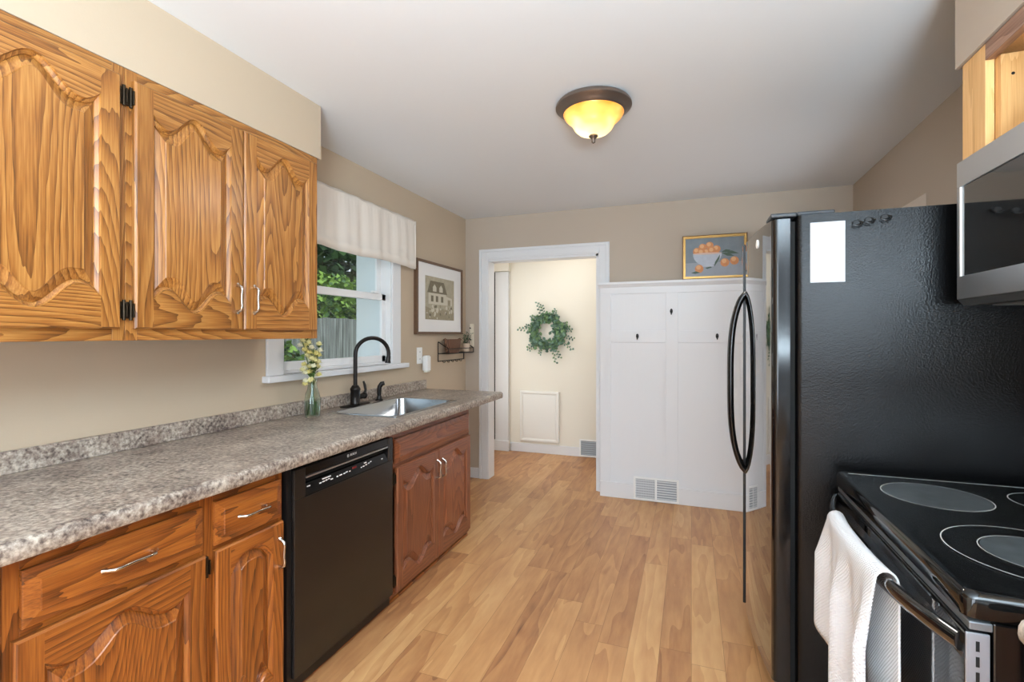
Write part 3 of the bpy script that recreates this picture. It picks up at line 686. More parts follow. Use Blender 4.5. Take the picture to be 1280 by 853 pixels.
# ---- wall outlet with plugged-in device, switch plate
ot = thing('wall_outlet', (XL, 3.366, 1.13), 'white double outlet cover on the left wall below the framed print', 'outlet')
mb = MB(); mb.box(XL + .0005, XL + .006, 3.328, 3.405, 1.118, 1.246); build(mb, 'cover_plate', M['white'], ot, bevel=.002)
for z in (1.155, 1.21):
    mb = MB(); mb.box(XL + .006, XL + .0075, 3.352, 3.381, z - .016, z + .016); so_ = build(mb, 'socket', M['white'], ot, bevel=.001)
    for dy in (-.006, .006): build(MB().box(XL + .0075, XL + .0078, 3.3665 + dy - .0012, 3.3665 + dy + .0012, z - .005, z + .005), 'slot', M['void'], so_)
pg = thing('plug_in_freshener', (XL, 3.43, 1.05), 'white plug-in air freshener jutting from the outlet under the framed print', 'air freshener')
mb = MB(); mb.rings([rrect(XL + .0075, XL + .055, 3.395, 3.462, .014, z) for z in (1.062, 1.172)], 0); mb.rings([rrect(XL + .012, XL + .050, 3.402, 3.455, .012, z) for z in (1.172, 1.18)], 0)
build(mb, 'housing', M['white'], pg, smooth=40)
build(MB().box(XL + .018, XL + .05, 3.405, 3.452, 1.048, 1.062), 'refill_bottle', mat('freshener_oil', (226, 226, 214), .2), pg, bevel=.003)
sw = thing('switch_plate', (-1.94, YB, 1.23), 'narrow cream plate with two dark pegs beside the white door casing', 'switch plate')
mb = MB(); mb.box(-1.960, -1.920, YB - .012, YB - .0005, 1.228, 1.448); build(mb, 'plate', mat('cream_plastic', (232, 222, 200), .5), sw, bevel=.003)
for z in (1.405, 1.30): build(MB().tube([(-1.952, YB - .010, z), (-1.952, YB - .026, z + .004)], .006, 8), 'peg', M['bronze'], sw)

# ---- wire shelf with basket and plant
sh = thing('wire_wall_shelf', (XL, 3.88, 1.12), 'black wire wall rack with small hooks below the framed print', 'shelf')
mb = MB(); r_ = .0042; sx0, sx1, s0, s1 = XL + .006, XL + .105, 3.665, 4.160
for x in (sx0, sx1): mb.tube([(x, s0, 1.185), (x, s1, 1.185)], r_, 6)
mb.tube([(sx0, s0, 1.285), (sx0, s0, 1.12)], r_, 6); mb.tube([(sx0, s1, 1.285), (sx0, s1, 1.12)], r_, 6)
mb.tube([(sx0, s0, 1.12), (sx0, s1, 1.12)], r_, 6); mb.tube([(sx0, s0, 1.285), (sx1, s0, 1.225), (sx1, s0, 1.185)], r_, 6); mb.tube([(sx0, s1, 1.285), (sx1, s1, 1.225), (sx1, s1, 1.185)], r_, 6)
mb.tube([(sx1, s0, 1.225), (sx1, s1, 1.225)], r_ * .8, 6)
for k in range(12):
    y = s0 + (s1 - s0) * k / 11; mb.tube([(sx0, y, 1.185), (sx1, y, 1.185)], .0026, 5)
build(mb, 'rack', M['bronze'], sh, smooth=50)
for k in range(5):
    y = s0 + .07 + k * .08
    build(MB().tube([(sx0, y, 1.122), (sx0 + .012, y, 1.108), (sx0 + .024, y, 1.106), (sx0 + .030, y, 1.118)], .003, 6), 'hook', M['bronze'], sh, smooth=50)
wick = bpy.data.materials.new('wicker'); wick.use_nodes = True; nt = wick.node_tree
tc = nt.nodes.new('ShaderNodeTexCoord'); br = nt.nodes.new('ShaderNodeTexWave'); br.inputs['Scale'].default_value = 30; br.inputs['Distortion'].default_value = 2; br.bands_direction = 'Y'
nt.links.new(tc.outputs['Object'], br.inputs['Vector']); rr_ = ramp(nt, [(.1, (66, 42, 30)), (.7, (112, 76, 56)), (1, (138, 100, 76))], br.outputs['Fac'])
nt.links.new(rr_.outputs[0], nt.nodes['Principled BSDF'].inputs['Base Color']); nt.nodes['Principled BSDF'].inputs['Roughness'].default_value = .7
bk = MB(); cx, cy = XL + .056, 3.832
bk.rings([[(cx + a*.040*math.cos(t), cy + a*.120*math.sin(t), z) for t in [2*math.pi*k/32 for k in range(32)]] for a, z in ((.86, 1.1905), (.95, 1.21), (1.06, 1.25), (1.12, 1.298), (1.12, 1.306), (1.03, 1.306), (.9, 1.25), (.8, 1.20))], 0)
for s_ in (-1, 1): bk.tube([(cx - .02, cy + s_*.134, 1.300), (cx, cy + s_*.140, 1.314), (cx + .02, cy + s_*.134, 1.300)], .004, 6)
bo = build(bk, 'wicker_basket', wick, None, smooth=50, loc=(cx, cy, 1.19)); tag(bo, 'small brown wicker basket sitting on the wire wall rack', 'basket')
pp = thing('potted_plant', (XL + .056, 4.085, 1.19), 'tiny green plant in a striped pot at the right end of the wire rack', 'plant')
mb = MB(); mb.lathe([(.001, .001), (.030, .001), (.034, .01), (.040, .07), (.042, .075), (.036, .075), (.001, .066)], (XL + .056, 4.098, 1.1895), 20)
build(mb, 'pot', mat('ribbed_pot', (206, 188, 168), .6, var=(70, .25)), pp, smooth=40)
mb = MB(); rg = random.Random(9)
for i in range(120):
    c = Vector((XL + .062 + rg.gauss(0, .020), 4.095 + rg.gauss(0, .030), 1.31 + rg.gauss(0, .026))); d = Vector((rg.uniform(-1, 1), rg.uniform(-1, 1), rg.uniform(-.2, 1))).normalized(); w = d.cross(Vector((.3, .1, 1))).normalized() * .006; L = .020
    c.x = max(c.x, XL + .02)
    mb.face([c, c + d*L*.5 + w, c + d*L, c + d*L*.5 - w])
for i in range(8): mb.tube([(XL + .056, 4.085, 1.25), (XL + .06 + rg.gauss(0, .015), 4.085 + rg.gauss(0, .03), 1.33)], .0012, 4)
build(mb, 'foliage', mat('dusty_green', (72, 96, 66), .6, var=(40, .3)), pp)

# ---- entry: wreath, access panel, vent
wrx, wrz = -1.520, 1.380; wy = YV - .03
wt = thing('eucalyptus_wreath', (wrx, YV, wrz), 'green eucalyptus leaf wreath hanging on the cream entry wall', 'wreath')
mb = MB(); pth = [(wrx + .155*math.cos(a), wy, wrz + .155*math.sin(a)) for a in [2*math.pi*k/48 for k in range(49)]]
mb.tube(pth, .012, 8, caps=False); build(mb, 'ring', mat('vine_ring', (74, 62, 44), .8), wt, smooth=60)
euc = [mat('eucalyptus_blue_green', (108, 138, 120), .6, var=(20, .3)), mat('eucalyptus_green', (112, 144, 98), .6, var=(20, .3)), mat('eucalyptus_dark', (74, 102, 84), .6)]
lv = MB(); rg = random.Random(11)
def leaf(c, d, n, L, wd, m):
    d = d.normalized(); s = d.cross(n)
    if s.length < .05: s = d.cross(Vector((1, 0, 0)))
    s = s.normalized() * wd; q = d.cross(s).normalized() * .004
    lv.face([c, c + d*L*.3 + s*.8 + q, c + d*L*.65 + s + q, c + d*L, c + d*L*.65 - s + q, c + d*L*.3 - s*.8 + q], m)
for i in range(760):
    a = rg.uniform(0, 2*math.pi); r0 = .155 + rg.gauss(0, .026)
    c = Vector((wrx + r0*math.cos(a), wy - abs(rg.gauss(0, .016)), wrz + r0*math.sin(a)))
    out = Vector((math.cos(a), 0, math.sin(a))); tan = Vector((math.sin(a), 0, -math.cos(a)))
    d = tan * rg.uniform(.3, 1) + out * rg.uniform(-.5, .8) + Vector((0, rg.uniform(-.8, .05), 0))
    leaf(c, d, Vector((rg.uniform(-.5, .5), -1, rg.uniform(-.5, .5))), rg.uniform(.034, .054), rg.uniform(.013, .020), rg.choice((0, 0, 1, 1, 2)))
sprigs = [(1.95, .36), (1.75, .30), (1.15, .27), (2.35, .25), (2.85, .28), (3.05, .33), (3.75, .30), (4.35, .24), (5.05, .36), (5.2, .30), (5.75, .34), (6.05, .30), (.25, .27), (.45, .24), (.08, .30), (3.95, .27)]
stg = MB()
for a, Lr in sprigs:
    o_ = Vector((math.cos(a), 0, math.sin(a))); p0 = Vector((wrx, wy - .01, wrz)) + o_ * .16; p1 = Vector((wrx, wy - .015, wrz)) + o_ * Lr + Vector((rg.uniform(-.02, .02), 0, rg.uniform(-.03, .01)))
    stg = MB(); stg.tube([p0, p0.lerp(p1, .5) + Vector((0, -.01, .008)), p1], .002, 5); build(stg, 'sprig', euc[2], wt, smooth=50)
    for k in range(10):
        c = p0.lerp(p1, k / 9.0); sd = (1 if k % 2 else -1)
        d = o_ * .5 + Vector((-o_.z, 0, o_.x)) * sd + Vector((0, rg.uniform(-.5, .1), 0))
        leaf(c, d, Vector((0, -1, 0)), rg.uniform(.022, .032), rg.uniform(.008, .012), rg.choice((0, 1, 2)))
build(lv, 'leaves', euc, wt, fix=False)
ap = thing('access_panel', (-1.62, YV, .10), 'square cream access panel low on the entry wall under the wreath', 'panel')
def rim(x0, x1, z0, z1, i, y): return [(x0+i, y, z0+i), (x1-i, y, z0+i), (x1-i, y, z1-i), (x0+i, y, z1-i)]
mb = MB(); mb.rings([rim(-1.850, -1.388, .125, .702, i, YV - d) for i, d in ((0, .001), (0, .018), (.006, .026), (.024, .026), (.040, .014), (.046, .014))], 0, True, False, False)
M['panelw'] = mat('panel_off_white', (238, 236, 229), .5)
build(mb, 'panel_frame', M['panelw'], ap)
build(MB().box(-1.804, -1.434, YV - .020, YV - .002, .168, .659), 'cover', M['panelw'], ap)
def register(t, x0, x1, z0, z1, y, n_h, split, frame_m, louv_m):
    mb = MB(); b = .016
    mb.box(x0, x1, y - .010, y - .0005, z0, z0 + b); mb.box(x0, x1, y - .010, y - .0005, z1 - b, z1); mb.box(x0, x0 + b, y - .010, y - .0005, z0 + b, z1 - b); mb.box(x1 - b, x1, y - .010, y - .0005, z0 + b, z1 - b)
    if split: mb.box((x0+x1)/2 - .008, (x0+x1)/2 + .008, y - .010, y - .0005, z0 + b, z1 - b)
    build(mb, 'frame', frame_m, t, bevel=.002)
    build(MB().box(x0 + b, x1 - b, y - .003, y - .001, z0 + b, z1 - b), 'duct', M['greyvent'], t)
    spans = [(x0 + b, (x0+x1)/2 - .008), ((x0+x1)/2 + .008, x1 - b)] if split else [(x0 + b, x1 - b)]
    lv_ = MB()
    for si, (a, b_) in enumerate(spans):
        if split and si == 0:
            n = 13
            for k in range(n): xk = a + (b_ - a) * (k + .5) / n; lv_.box(xk - .0022, xk + .0022, y - .009, y - .003, z0 + b, z1 - b)
        for k in range(n_h):
            zk = z0 + b + (z1 - z0 - 2*b) * (k + .5) / n_h
            lv_.hexa([(a, y - .008, zk - .005), (b_, y - .008, zk - .005), (b_, y - .004, zk + .002), (a, y - .004, zk + .002), (a, y - .008, zk - .0035), (b_, y - .008, zk - .0035), (b_, y - .004, zk + .0035), (a, y - .004, zk + .0035)])
    build(lv_, 'louvers', louv_m, t)
v1 = thing('floor_register', (-1.03, YV, .1), 'blue-grey louvered vent set in the entry baseboard past the doorway', 'vent')
register(v1, -1.155, -.915, .006, .195, YV - .017, 7, False, M['white'], M['bluegrey'])

# ---- white board-and-batten wall panelling (wainscot)
YW = 4.10
wx0, wx1 = -.716, XR - .002
wn_ = thing('wainscot_panelling', (.2, YW, 0), 'tall white board-and-batten wall panelling with coat hooks beside the doorway', 'wall panelling')
mb = MB(); mb.box(wx0 + .004, wx1, YW + .010, YB - .001, 0, 1.757)
for k in range(1, 46):
    pass
build(mb, 'back_boards', M['trim'], wn_)
bd = MB(); x = wx0 + .09; 
while x < wx1 - .05:
    bd.box(x, x + .003, YW + .0092, YW + .012, .12, 1.69); x += .052
build(bd, 'bead_lines', M['trim'], wn_)
ft = MB()
for a, b in ((wx0, -.628), (-.190, -.098), (.42, .51), (wx1 - .09, wx1)): ft.box(a, b, YW, YW + .012, .125, 1.682)
for a, b in ((-.628, -.190), (-.098, .42), (.51, wx1 - .09)): ft.box(a, b, YW, YW + .012, 1.283, 1.378)
ft.box(wx0, wx1, YW, YW + .012, 1.682, 1.757)
build(ft, 'battens', M['trim'], wn_, bevel=.002)
build(MB().box(wx0, wx1, YW - .008, YW + .008, 0, .127), 'base_rail', M['trim'], wn_, bevel=.003)
cpm = MB(); cpm.rings([[(x, YB - .002, 1.735), (x, YW - .002, 1.735), (x, YW - .008, 1.745), (x, YW - .016, 1.757), (x, YW - .020, 1.760), (x, YW - .020, 1.780), (x, YB - .002, 1.780)] for x in (wx0 - .012, wx1)], 0)
build(cpm, 'cap_ledge', M['trim'], wn_, bevel=.0015)
def coat_hook(x, z):
    mb = MB(); y = YW
    mb.rings([[(x + a*.011*math.cos(t), y - d, z + .004 + a*.020*math.sin(t)) for t in [2*math.pi*k/14 for k in range(14)]] for a, d in ((1, .0), (1, .003), (.8, .005))], 0)
    mb.tube([(x, y - .004, z + .012), (x, y - .026, z + .010), (x, y - .034, z + .016)], [.005, .0045, .006], 8)
    mb.tube([(x, y - .004, z - .008), (x, y - .018, z - .022), (x, y - .026, z - .018)], [.0045, .004, .005], 8)
    build(mb, 'coat_hook', M['blackmat'], wn_, smooth=50)
for x, z in ((-.148, 1.530), (-.412, 1.330), (.189, 1.332), (.62, 1.332)): coat_hook(x, z)
v2 = thing('wall_register', (-.266, YW, 0), 'white double louvered vent at the foot of the white wall panelling', 'vent')
register(v2, -.440, -.092, .006, .193, YW - .0085, 8, True, M['white'], mat('white_louver', (206, 208, 210), .5))

# ---- still-life painting on the ledge
pa = thing('still_life_painting', (.172, 4.14, 1.781), 'gilt-framed painting of oranges in a bowl standing on the panelling ledge', 'picture')
ax0, ax1, az0, az1, ay = -.066, .404, 1.7812, 2.128, 4.135
mb = MB(); fw = .022
for a, b, d0, d1 in ((0, .008, .0, .016), (.008, .017, .0, .022), (.017, .024, .0, .012)):
    for (p0, p1, q0, q1) in ((ax0+a, ax0+b, az0+a, az1-a), (ax1-b, ax1-a, az0+a, az1-a), (ax0+b, ax1-b, az0+a, az0+b), (ax0+b, ax1-b, az1-b, az1-a)):
        mb.box(p0, p1, ay - d1, ay + .006, q0, q1, 0 if a != .0 else 1)
build(mb, 'frame', [M['gold'], M['golddark']], pa)
pm = [mat('paint_blue_grey', (132, 144, 152), .7, var=(14, .25)), mat('paint_table', (158, 166, 176), .7, var=(14, .15)), mat('paint_orange', (214, 146, 98), .7, var=(60, .2)), mat('paint_orange_light', (230, 180, 132), .7), mat('paint_bowl', (188, 196, 208), .7, var=(30, .15)), mat('paint_leaf', (84, 104, 92), .7), mat('paint_rim', (220, 190, 176), .7)]
mb = MB(); fx0, fx1, fz0, fz1 = ax0 + .024, ax1 - .024, az0 + .024, az1 - .024
mb.box(fx0, fx1, ay - .004, ay + .004, fz0, fz1, 0)
layer = [0]
def paint(pts, m):
    layer[0] += 1; d = .0001 + .00003 * layer[0]
    mb.prism([(fx0 + (fx1-fx0)*u, ay - .004, fz0 + (fz1-fz0)*v) for u, v in pts], (0, -d, 0), m)
def disc(u, v, ru, m, rv=None, n=18): paint([(u + ru*math.cos(2*math.pi*k/n), v + (rv or ru*1.45)*math.sin(2*math.pi*k/n)) for k in range(n)], m)
paint([(0, 0), (1, 0), (1, .36), (0, .36)], 1)
for u, v in ((.20, .66), (.30, .76), (.42, .80), (.54, .70), (.37, .62), (.28, .62), (.46, .66)): disc(u, v, .068, 2); disc(u - .012, v + .03, .036, 3)
paint([(.13, .60)] + [(.38 + .25*math.cos(a), .60 + .33*math.sin(a)) for a in [math.pi + math.pi*k/14 for k in range(15)]] + [(.63, .60)], 4)
disc(.38, .595, .25, 6, .025, 24); paint([(.28, .29), (.48, .29), (.50, .25), (.26, .25)], 4)
for a in ((.62, .60, .84, .50), (.66, .64, .92, .56), (.60, .56, .50, .24), (.62, .62, .78, .66)):
    dx, dz = a[2]-a[0], a[3]-a[1]; paint([(a[0], a[1]), (a[0]+dx*.5 - dz*.12, a[1]+dz*.5 + .04), (a[2], a[3]), (a[0]+dx*.5 + dz*.12, a[1]+dz*.5 - .04)], 5)
for u, v in ((.68, .34), (.84, .38), (.24, .20)): disc(u, v, .075, 2); disc(u - .012, v + .04, .040, 3)
paint([(.10, .10), (.18, .14), (.26, .10), (.17, .07)], 5); paint([(.34, .22), (.44, .25), (.46, .22), (.38, .19)], 5)
build(mb, 'canvas', pm, pa, fix=True)

# ---- ceiling light
LX, LY = -.430, 2.285
cl = thing('ceiling_light', (LX, LY, H), 'bronze flush-mount ceiling light with a glowing amber glass bowl', 'ceiling light')
mb = MB(); mb.lathe([(.10, 0), (.150, -.002), (.168, -.010), (.176, -.022), (.176, -.030), (.170, -.036), (.160, -.040), (.152, -.050), (.144, -.058), (.134, -.060), (.134, -.050), (.10, -.045)], (LX, LY, H), 48, caps=False)
build(mb, 'pan', M['lampbronze'], cl, smooth=40)
ab = bpy.data.materials.new('amber_glass'); ab.use_nodes = True; nt = ab.node_tree; b = nt.nodes['Principled BSDF']
tc = nt.nodes.new('ShaderNodeTexCoord'); nz = nt.nodes.new('ShaderNodeTexNoise'); nz.inputs['Scale'].default_value = 5; nz.inputs['Detail'].default_value = 2; nt.links.new(tc.outputs['Object'], nz.inputs['Vector'])
sp_ = nt.nodes.new('ShaderNodeSeparateXYZ'); nt.links.new(tc.outputs['Object'], sp_.inputs[0])
g = math_(nt, 'ADD', math_(nt, 'MULTIPLY', math_(nt, 'ADD', sp_.outputs[2], .07), -5.0), math_(nt, 'SUBTRACT', math_(nt, 'MULTIPLY', nz.outputs['Fac'], 1.2), .38))
rr_ = ramp(nt, [(.15, (222, 140, 52)), (.40, (250, 196, 100)), (.70, (255, 234, 176))], g)
nt.links.new(rr_.outputs[0], b.inputs['Emission Color']); nt.links.new(rr_.outputs[0], b.inputs['Base Color']); b.inputs['Roughness'].default_value = .25
nt.links.new(math_(nt, 'ADD', .42, math_(nt, 'MULTIPLY', math_(nt, 'MAXIMUM', g, 0.0), 1.35)), b.inputs['Emission Strength'])
mb = MB(); mb.lathe([(.143, -.052), (.140, -.060), (.132, -.074), (.120, -.086), (.107, -.094), (.100, -.101), (.096, -.112), (.086, -.130), (.068, -.146), (.042, -.156), (.001, -.160)], (LX, LY, H), 48, caps=False)
build(mb, 'glass_bowl', ab, cl, smooth=60)
mb = MB(); mb.lathe([(.001, -.150), (.020, -.158), (.022, -.164), (.012, -.172), (.007, -.180), (.009, -.186), (.008, -.192), (.001, -.197)], (LX, LY, H), 20)
build(mb, 'finial', M['lampbronze'], cl, smooth=50)
kb = bpy.data.lights.new('kitchen_lamp_glow', 'AREA'); kb.shape = 'DISK'; kb.size = .22; kb.energy = P_KITCH; kb.color = (1.0, .93, .84)
kbo = bpy.data.objects.new('kitchen_lamp_glow', kb); COL.objects.link(kbo); kbo.location = (LX, LY, H - .205)

# ------------------------------------------------------------------ refrigerator
fy0, fy1, fgap = 1.932, 2.842, 2.447
fr = thing('refrigerator', (.7, 2.39, 0), 'tall black side-by-side refrigerator with mirror-glossy doors and long bowed handles', 'refrigerator')
mb = MB()
prof = [(XR - .03, fy0), (.362, fy0), (.350, fy0 + .004), (.343, fy0 + .012), (.341, fy0 + .022), (.341, fy1), (XR - .03, fy1)]
mb.rings([[(p[0], p[1], z) for p in prof] for z in (.02, 1.762)], 0)
build(mb, 'cabinet_body', M['fridgeside'], fr, smooth=40)
build(MB().box(.325, .341, fy0 + .018, fy1 - .012, .10, 1.745), 'door_gasket', M['void'], fr)
build(MB().box(.300, .341, fy0 + .01, fy1 - .01, .012, .105), 'base_grille', M['blackmat'], fr, bevel=.004)
def fx(y): return .2275 + .20 * (y - 2.387) ** 2
def fridge_door(y0, y1, rn, rf, proud=0.0):
    fx = lambda y: .2275 + .20 * (y - 2.387) ** 2 - proud
    pts = []; n = 40
    xb = .323
    for k in range(9):      # rounded near edge
        a = R(90 * k / 8); pts.append((fx(y0 + rn) + rn * (1 - math.sin(a)), y0 + rn * (1 - math.cos(a))))
    for k in range(1, n):
        y = y0 + rn + (y1 - rf - y0 - rn) * k / n; pts.append((fx(y), y))
    for k in range(9):
        a = R(90 * k / 8); pts.append((fx(y1 - rf) + rf * (1 - math.cos(a)), y1 - rf + rf * math.sin(a)))
    pts += [(xb, y1), (xb, y0)]
    mb = MB(); zs = [(.125, .006), (.131, 0), (1.752, 0), (1.758, .006)]
    cx = sum(p[0] for p in pts) / len(pts); cy = (y0 + y1) / 2
    mb.rings([[(p[0] + (i if p[0] < .3 else 0), p[1] + (i if p[1] < y0 + .02 else -i if p[1] > y1 - .02 else 0), z) for p in pts] for z, i in zs], 0)
    if proud:
        for f in mb.bm.faces:
            if all(v.co.y < y0 + .0025 for v in f.verts): f.material_index = 1
    else:
        for f in mb.bm.faces:
            if all(v.co.y < y0 + .0075 for v in f.verts): f.material_index = 1
    return build(mb, 'door', [M['blackdoor'], M['blackmat'] if proud else M['black']], fr, smooth=35)
dn_ = fridge_door(fy0 - .004, fgap - .003, .022, .006)
df_ = fridge_door(fgap + .004, fy1, .0012, .022, .007)
def fridge_handle(par, y):
    mb = MB(); path = []; rad = []
    z0, z1 = .735, 1.535; n = 40
    for k in range(n + 1):
        s = k / n; bow = (1 - abs(2*s - 1) ** 3.2) ** .72
        path.append((fx(y) + .004 - .064 * bow, y, z0 + (z1 - z0) * s)); rad.append(.017)
    mb.tube(path, rad, 12, flat=.75, up=(1, 0, 0))
    return build(mb, 'handle', M['black'], par, smooth=60)
fridge_handle(dn_, fgap - .030); fridge_handle(df_, fgap + .032)
mb = MB(); mb.lathe([(.001, .0), (.017, .0), (.017, .0025), (.014, .0035), (.001, .0035)], (0, 0, 0), 24, axis='X')
by, bz = 2.115, 1.70; sl0 = .4 * (by - 2.387)
mm = Matrix.Translation((fx(by), by, bz)) @ Matrix.Rotation(-math.atan(sl0), 4, 'Z') @ Matrix.Rotation(math.pi, 4, 'Z')
for v in mb.bm.verts: v.co = mm @ v.co
build(mb, 'emblem', M['white'], dn_, smooth=40)
mb = MB(); mb.box(.262, .345, fy0 - .002, fy0 + .11, 1.7585, 1.774); mb.box(.345, .46, fy0 + .006, fy0 + .09, 1.7625, 1.776)
build(mb, 'hinge_cover', M['greybase'] if False else mat('hinge_cover_grey', (58, 62, 66), .35), fr, bevel=.005)
# paper and magnets on the side
pn = thing('paper_note', (.434, fy0, 1.53), 'blank white paper sheet stuck on the black refrigerator side', 'paper')
mb = MB(); mb.box(.384, .486, fy0 - .0022, fy0 - .0008, 1.527, 1.732); build(mb, 'sheet', M['paper'], pn)
build(MB().box(.384, .486, fy0 - .0032, fy0 - .0022, 1.703, 1.732), 'header_strip', M['paperline'], pn)
for i, (x, z, lb) in enumerate(((.517, 1.722, 'black magnetic hook on the refrigerator side, nearest the white paper'), (.551, 1.729, 'black magnetic hook on the refrigerator side, middle of the three'), (.596, 1.735, 'black magnetic hook on the refrigerator side, farthest from the white paper'))):
    h_ = thing('magnetic_hook', (x, fy0, z), lb, 'magnet', 'magnetic hooks on the refrigerator side')
    mb = MB(); mb.rings([[(x + .012*a*math.cos(t), fy0 - d, z + .008*a*math.sin(t)) for t in [2*math.pi*k/16 for k in range(16)]] for a, d in ((1, .0005), (1, .006), (.8, .008))], 0)
    build(mb, 'base', M['blackmat'], h_, smooth=40)
    mb = MB(); mb.tube([(x + .008, fy0 - .008, z + .004), (x + .016, fy0 - .014, z - .002), (x + .010, fy0 - .020, z - .012), (x - .004, fy0 - .022, z - .014), (x - .014, fy0 - .018, z - .008)], .003, 6)
    build(mb, 'hook', M['blackmat'], h_, smooth=50)

# ------------------------------------------------------------------ range
ry0, ry1, rxf = 1.036, 1.826, .432
rg_ = thing('electric_range', (.78, 1.42, 0), 'black glass-top electric range with a white towel on its oven handle', 'range')
mb = MB(); mb.box(rxf + .040, XR - .03, ry0 + .004, ry1 - .002, .02, .868)
build(mb, 'body', M['black'], rg_, bevel=.003)
mb = MB()
def rr2(i, z): return rrect(rxf + i, XR - .03 - i * .3, ry0 + i, ry1 - i * .4, .018, z, 5)
mb.rings([rr2(.004, .870), rr2(.0, .874), rr2(.0, .902), rr2(.003, .911), rr2(.010, .9155), rr2(.018, .9155), rr2(.024, .913)], 0)
ck = build(mb, 'cooktop', M['cooktop'], rg_, smooth=50)
ZT = .9134
def ringmesh(mb, cx, cy, r0, r1, z, n=64, m=0):
    for k in range(n):
        a, b_ = 2*math.pi*k/n, 2*math.pi*(k+1)/n
        mb.face([(cx + r0*math.cos(a), cy + r0*math.sin(a), z), (cx + r1*math.cos(a), cy + r1*math.sin(a), z), (cx + r1*math.cos(b_), cy + r1*math.sin(b_), z), (cx + r0*math.cos(b_), cy + r0*math.sin(b_), z)], m)
burners = [(.617, 1.632, .118, None), (.655, 1.262, .158, .100), (.885, 1.655, .096, None), (.885, 1.28, .096, None)]
for (cx, cy, r0, ri) in burners:
    rim_ = MB(); ringmesh(rim_, cx, cy, r0 - .0022, r0, ZT + .0003)
    bo_ = build(rim_, 'burner', M['burnerrim'], ck)
    if ri:
        rim_ = MB(); ringmesh(rim_, cx, cy, ri - .0018, ri, ZT + .0004); build(rim_, 'inner_ring', M['burnerrim'], bo_)
    if cx < .7:
        hz_ = MB(); rr_h = (ri or r0) - .004
        hz_.face([(cx + rr_h*math.cos(2*math.pi*k/48), cy + rr_h*math.sin(2*math.pi*k/48), ZT + .0002) for k in range(48)])
        build(hz_, 'burner_haze', M['burner'], bo_)
bl = MB(); lw = .0016
bx0, bx1, by0, by1 = rxf + .030, XR - .10, ry0 + .03, ry1 - .022
bl.box(bx0, bx1, by1 - lw, by1 + lw, ZT, ZT + .0003)
build(bl, 'border_line', M['burnerrim'], ck)
mb = MB(); mb.hexa([(XR - .105, ry0 + .01, .9145), (XR - .032, ry0 + .01, .9145), (XR - .032, ry1 - .01, .9145), (XR - .105, ry1 - .01, .9145), (XR - .08, ry0 + .01, 1.09), (XR - .032, ry0 + .01, 1.09), (XR - .032, ry1 - .01, 1.09), (XR - .08, ry1 - .01, 1.09)])
build(mb, 'backguard', M['black'], rg_, bevel=.004)
mb = MB(); mb.box(rxf + .008, rxf + .040, ry0 + .004, ry1 - .002, .852, .866)
build(mb, 'vent_trim', M['greybase'], rg_, bevel=.002)
odm = MB(); odm.box(rxf + .004, rxf + .036, ry0 + .006, ry1 - .004, .20, .845)
od = build(odm, 'oven_door', M['blackdoor'], rg_, bevel=.004)
mb = MB(); mb.box(rxf + .003, rxf + .0355, ry0 + .002, ry0 + .0062, .20, .848)
build(mb, 'door_edge', mat('door_edge_grey', (150, 152, 158), .35, metal=.4), od, bevel=.0015)
sl2 = MB()
for k in range(24): sl2.box(rxf + .016, rxf + .021, ry0 + .0012, ry0 + .003, .835 - k*.026 - .017, .835 - k*.026)
build(sl2, 'edge_slots', M['void'], od)
mb = MB(); mb.hexa([(rxf - .001, ry0 + .006, .802), (rxf + .004, ry0 + .006, .802), (rxf + .004, ry1 - .004, .802), (rxf - .001, ry1 - .004, .802), (rxf + .010, ry0 + .006, .8475), (rxf + .036, ry0 + .006, .8475), (rxf + .036, ry1 - .004, .8475), (rxf + .010, ry1 - .004, .8475)])
tb = build(mb, 'top_band', mat('smoke_grey_trim', (70, 72, 75), .14, metal=.5), od)
s3 = MB()
for (a, b_) in ((1.10, 1.22), (1.255, 1.30), (1.335, 1.46), (1.495, 1.64), (1.675, 1.76)):
    s3.hexa([(rxf + .0045, a, .827), (rxf + .006, a, .827), (rxf + .006, b_, .827), (rxf + .0045, b_, .827), (rxf + .0065, a, .834), (rxf + .008, a, .834), (rxf + .008, b_, .834), (rxf + .0065, b_, .834)])
build(s3, 'vent_slots', M['void'], od)
hd = MB(); n = 30
def hx(y): return .432 - .058 * max(0, (1 - abs(2*(y - ry0 - .01)/(ry1 - ry0 - .02) - 1) ** 2.4))
path = [(hx(ry0 + .012 + (ry1 - ry0 - .024)*k/n), ry0 + .012 + (ry1 - ry0 - .024)*k/n, .826) for k in range(n + 1)]
hd.tube(path, .017, 12, flat=.62, up=(1, 0, 0))
build(hd, 'handle', M['blackdoor'], od, smooth=60)
build(MB().box(rxf + .008, rxf + .040, ry0 + .006, ry1 - .004, .03, .193), 'storage_drawer', M['black'], rg_, bevel=.003)

# ---- towel over the oven handle
twm = bpy.data.materials.new('white_waffle_cotton'); twm.use_nodes = True; nt = twm.node_tree; b = nt.nodes['Principled BSDF']
b.inputs['Base Color'].default_value = lin((228, 228, 230)); b.inputs['Roughness'].default_value = .95; b.inputs['Specular IOR Level'].default_value = .1
tc = nt.nodes.new('ShaderNodeTexCoord'); sp_ = nt.nodes.new('ShaderNodeSeparateXYZ'); nt.links.new(tc.outputs['Object'], sp_.inputs[0])
sy = math_(nt, 'SINE', math_(nt, 'MULTIPLY', sp_.outputs[1], 900)); sz = math_(nt, 'SINE', math_(nt, 'MULTIPLY', sp_.outputs[2], 700))
bp = nt.nodes.new('ShaderNodeBump'); bp.inputs['Strength'].default_value = .55; bp.inputs['Distance'].default_value = .003; nt.links.new(math_(nt, 'MULTIPLY', sy, sz), bp.inputs['Height']); nt.links.new(bp.outputs[0], b.inputs['Normal'])
tw = MB(); NY = 60
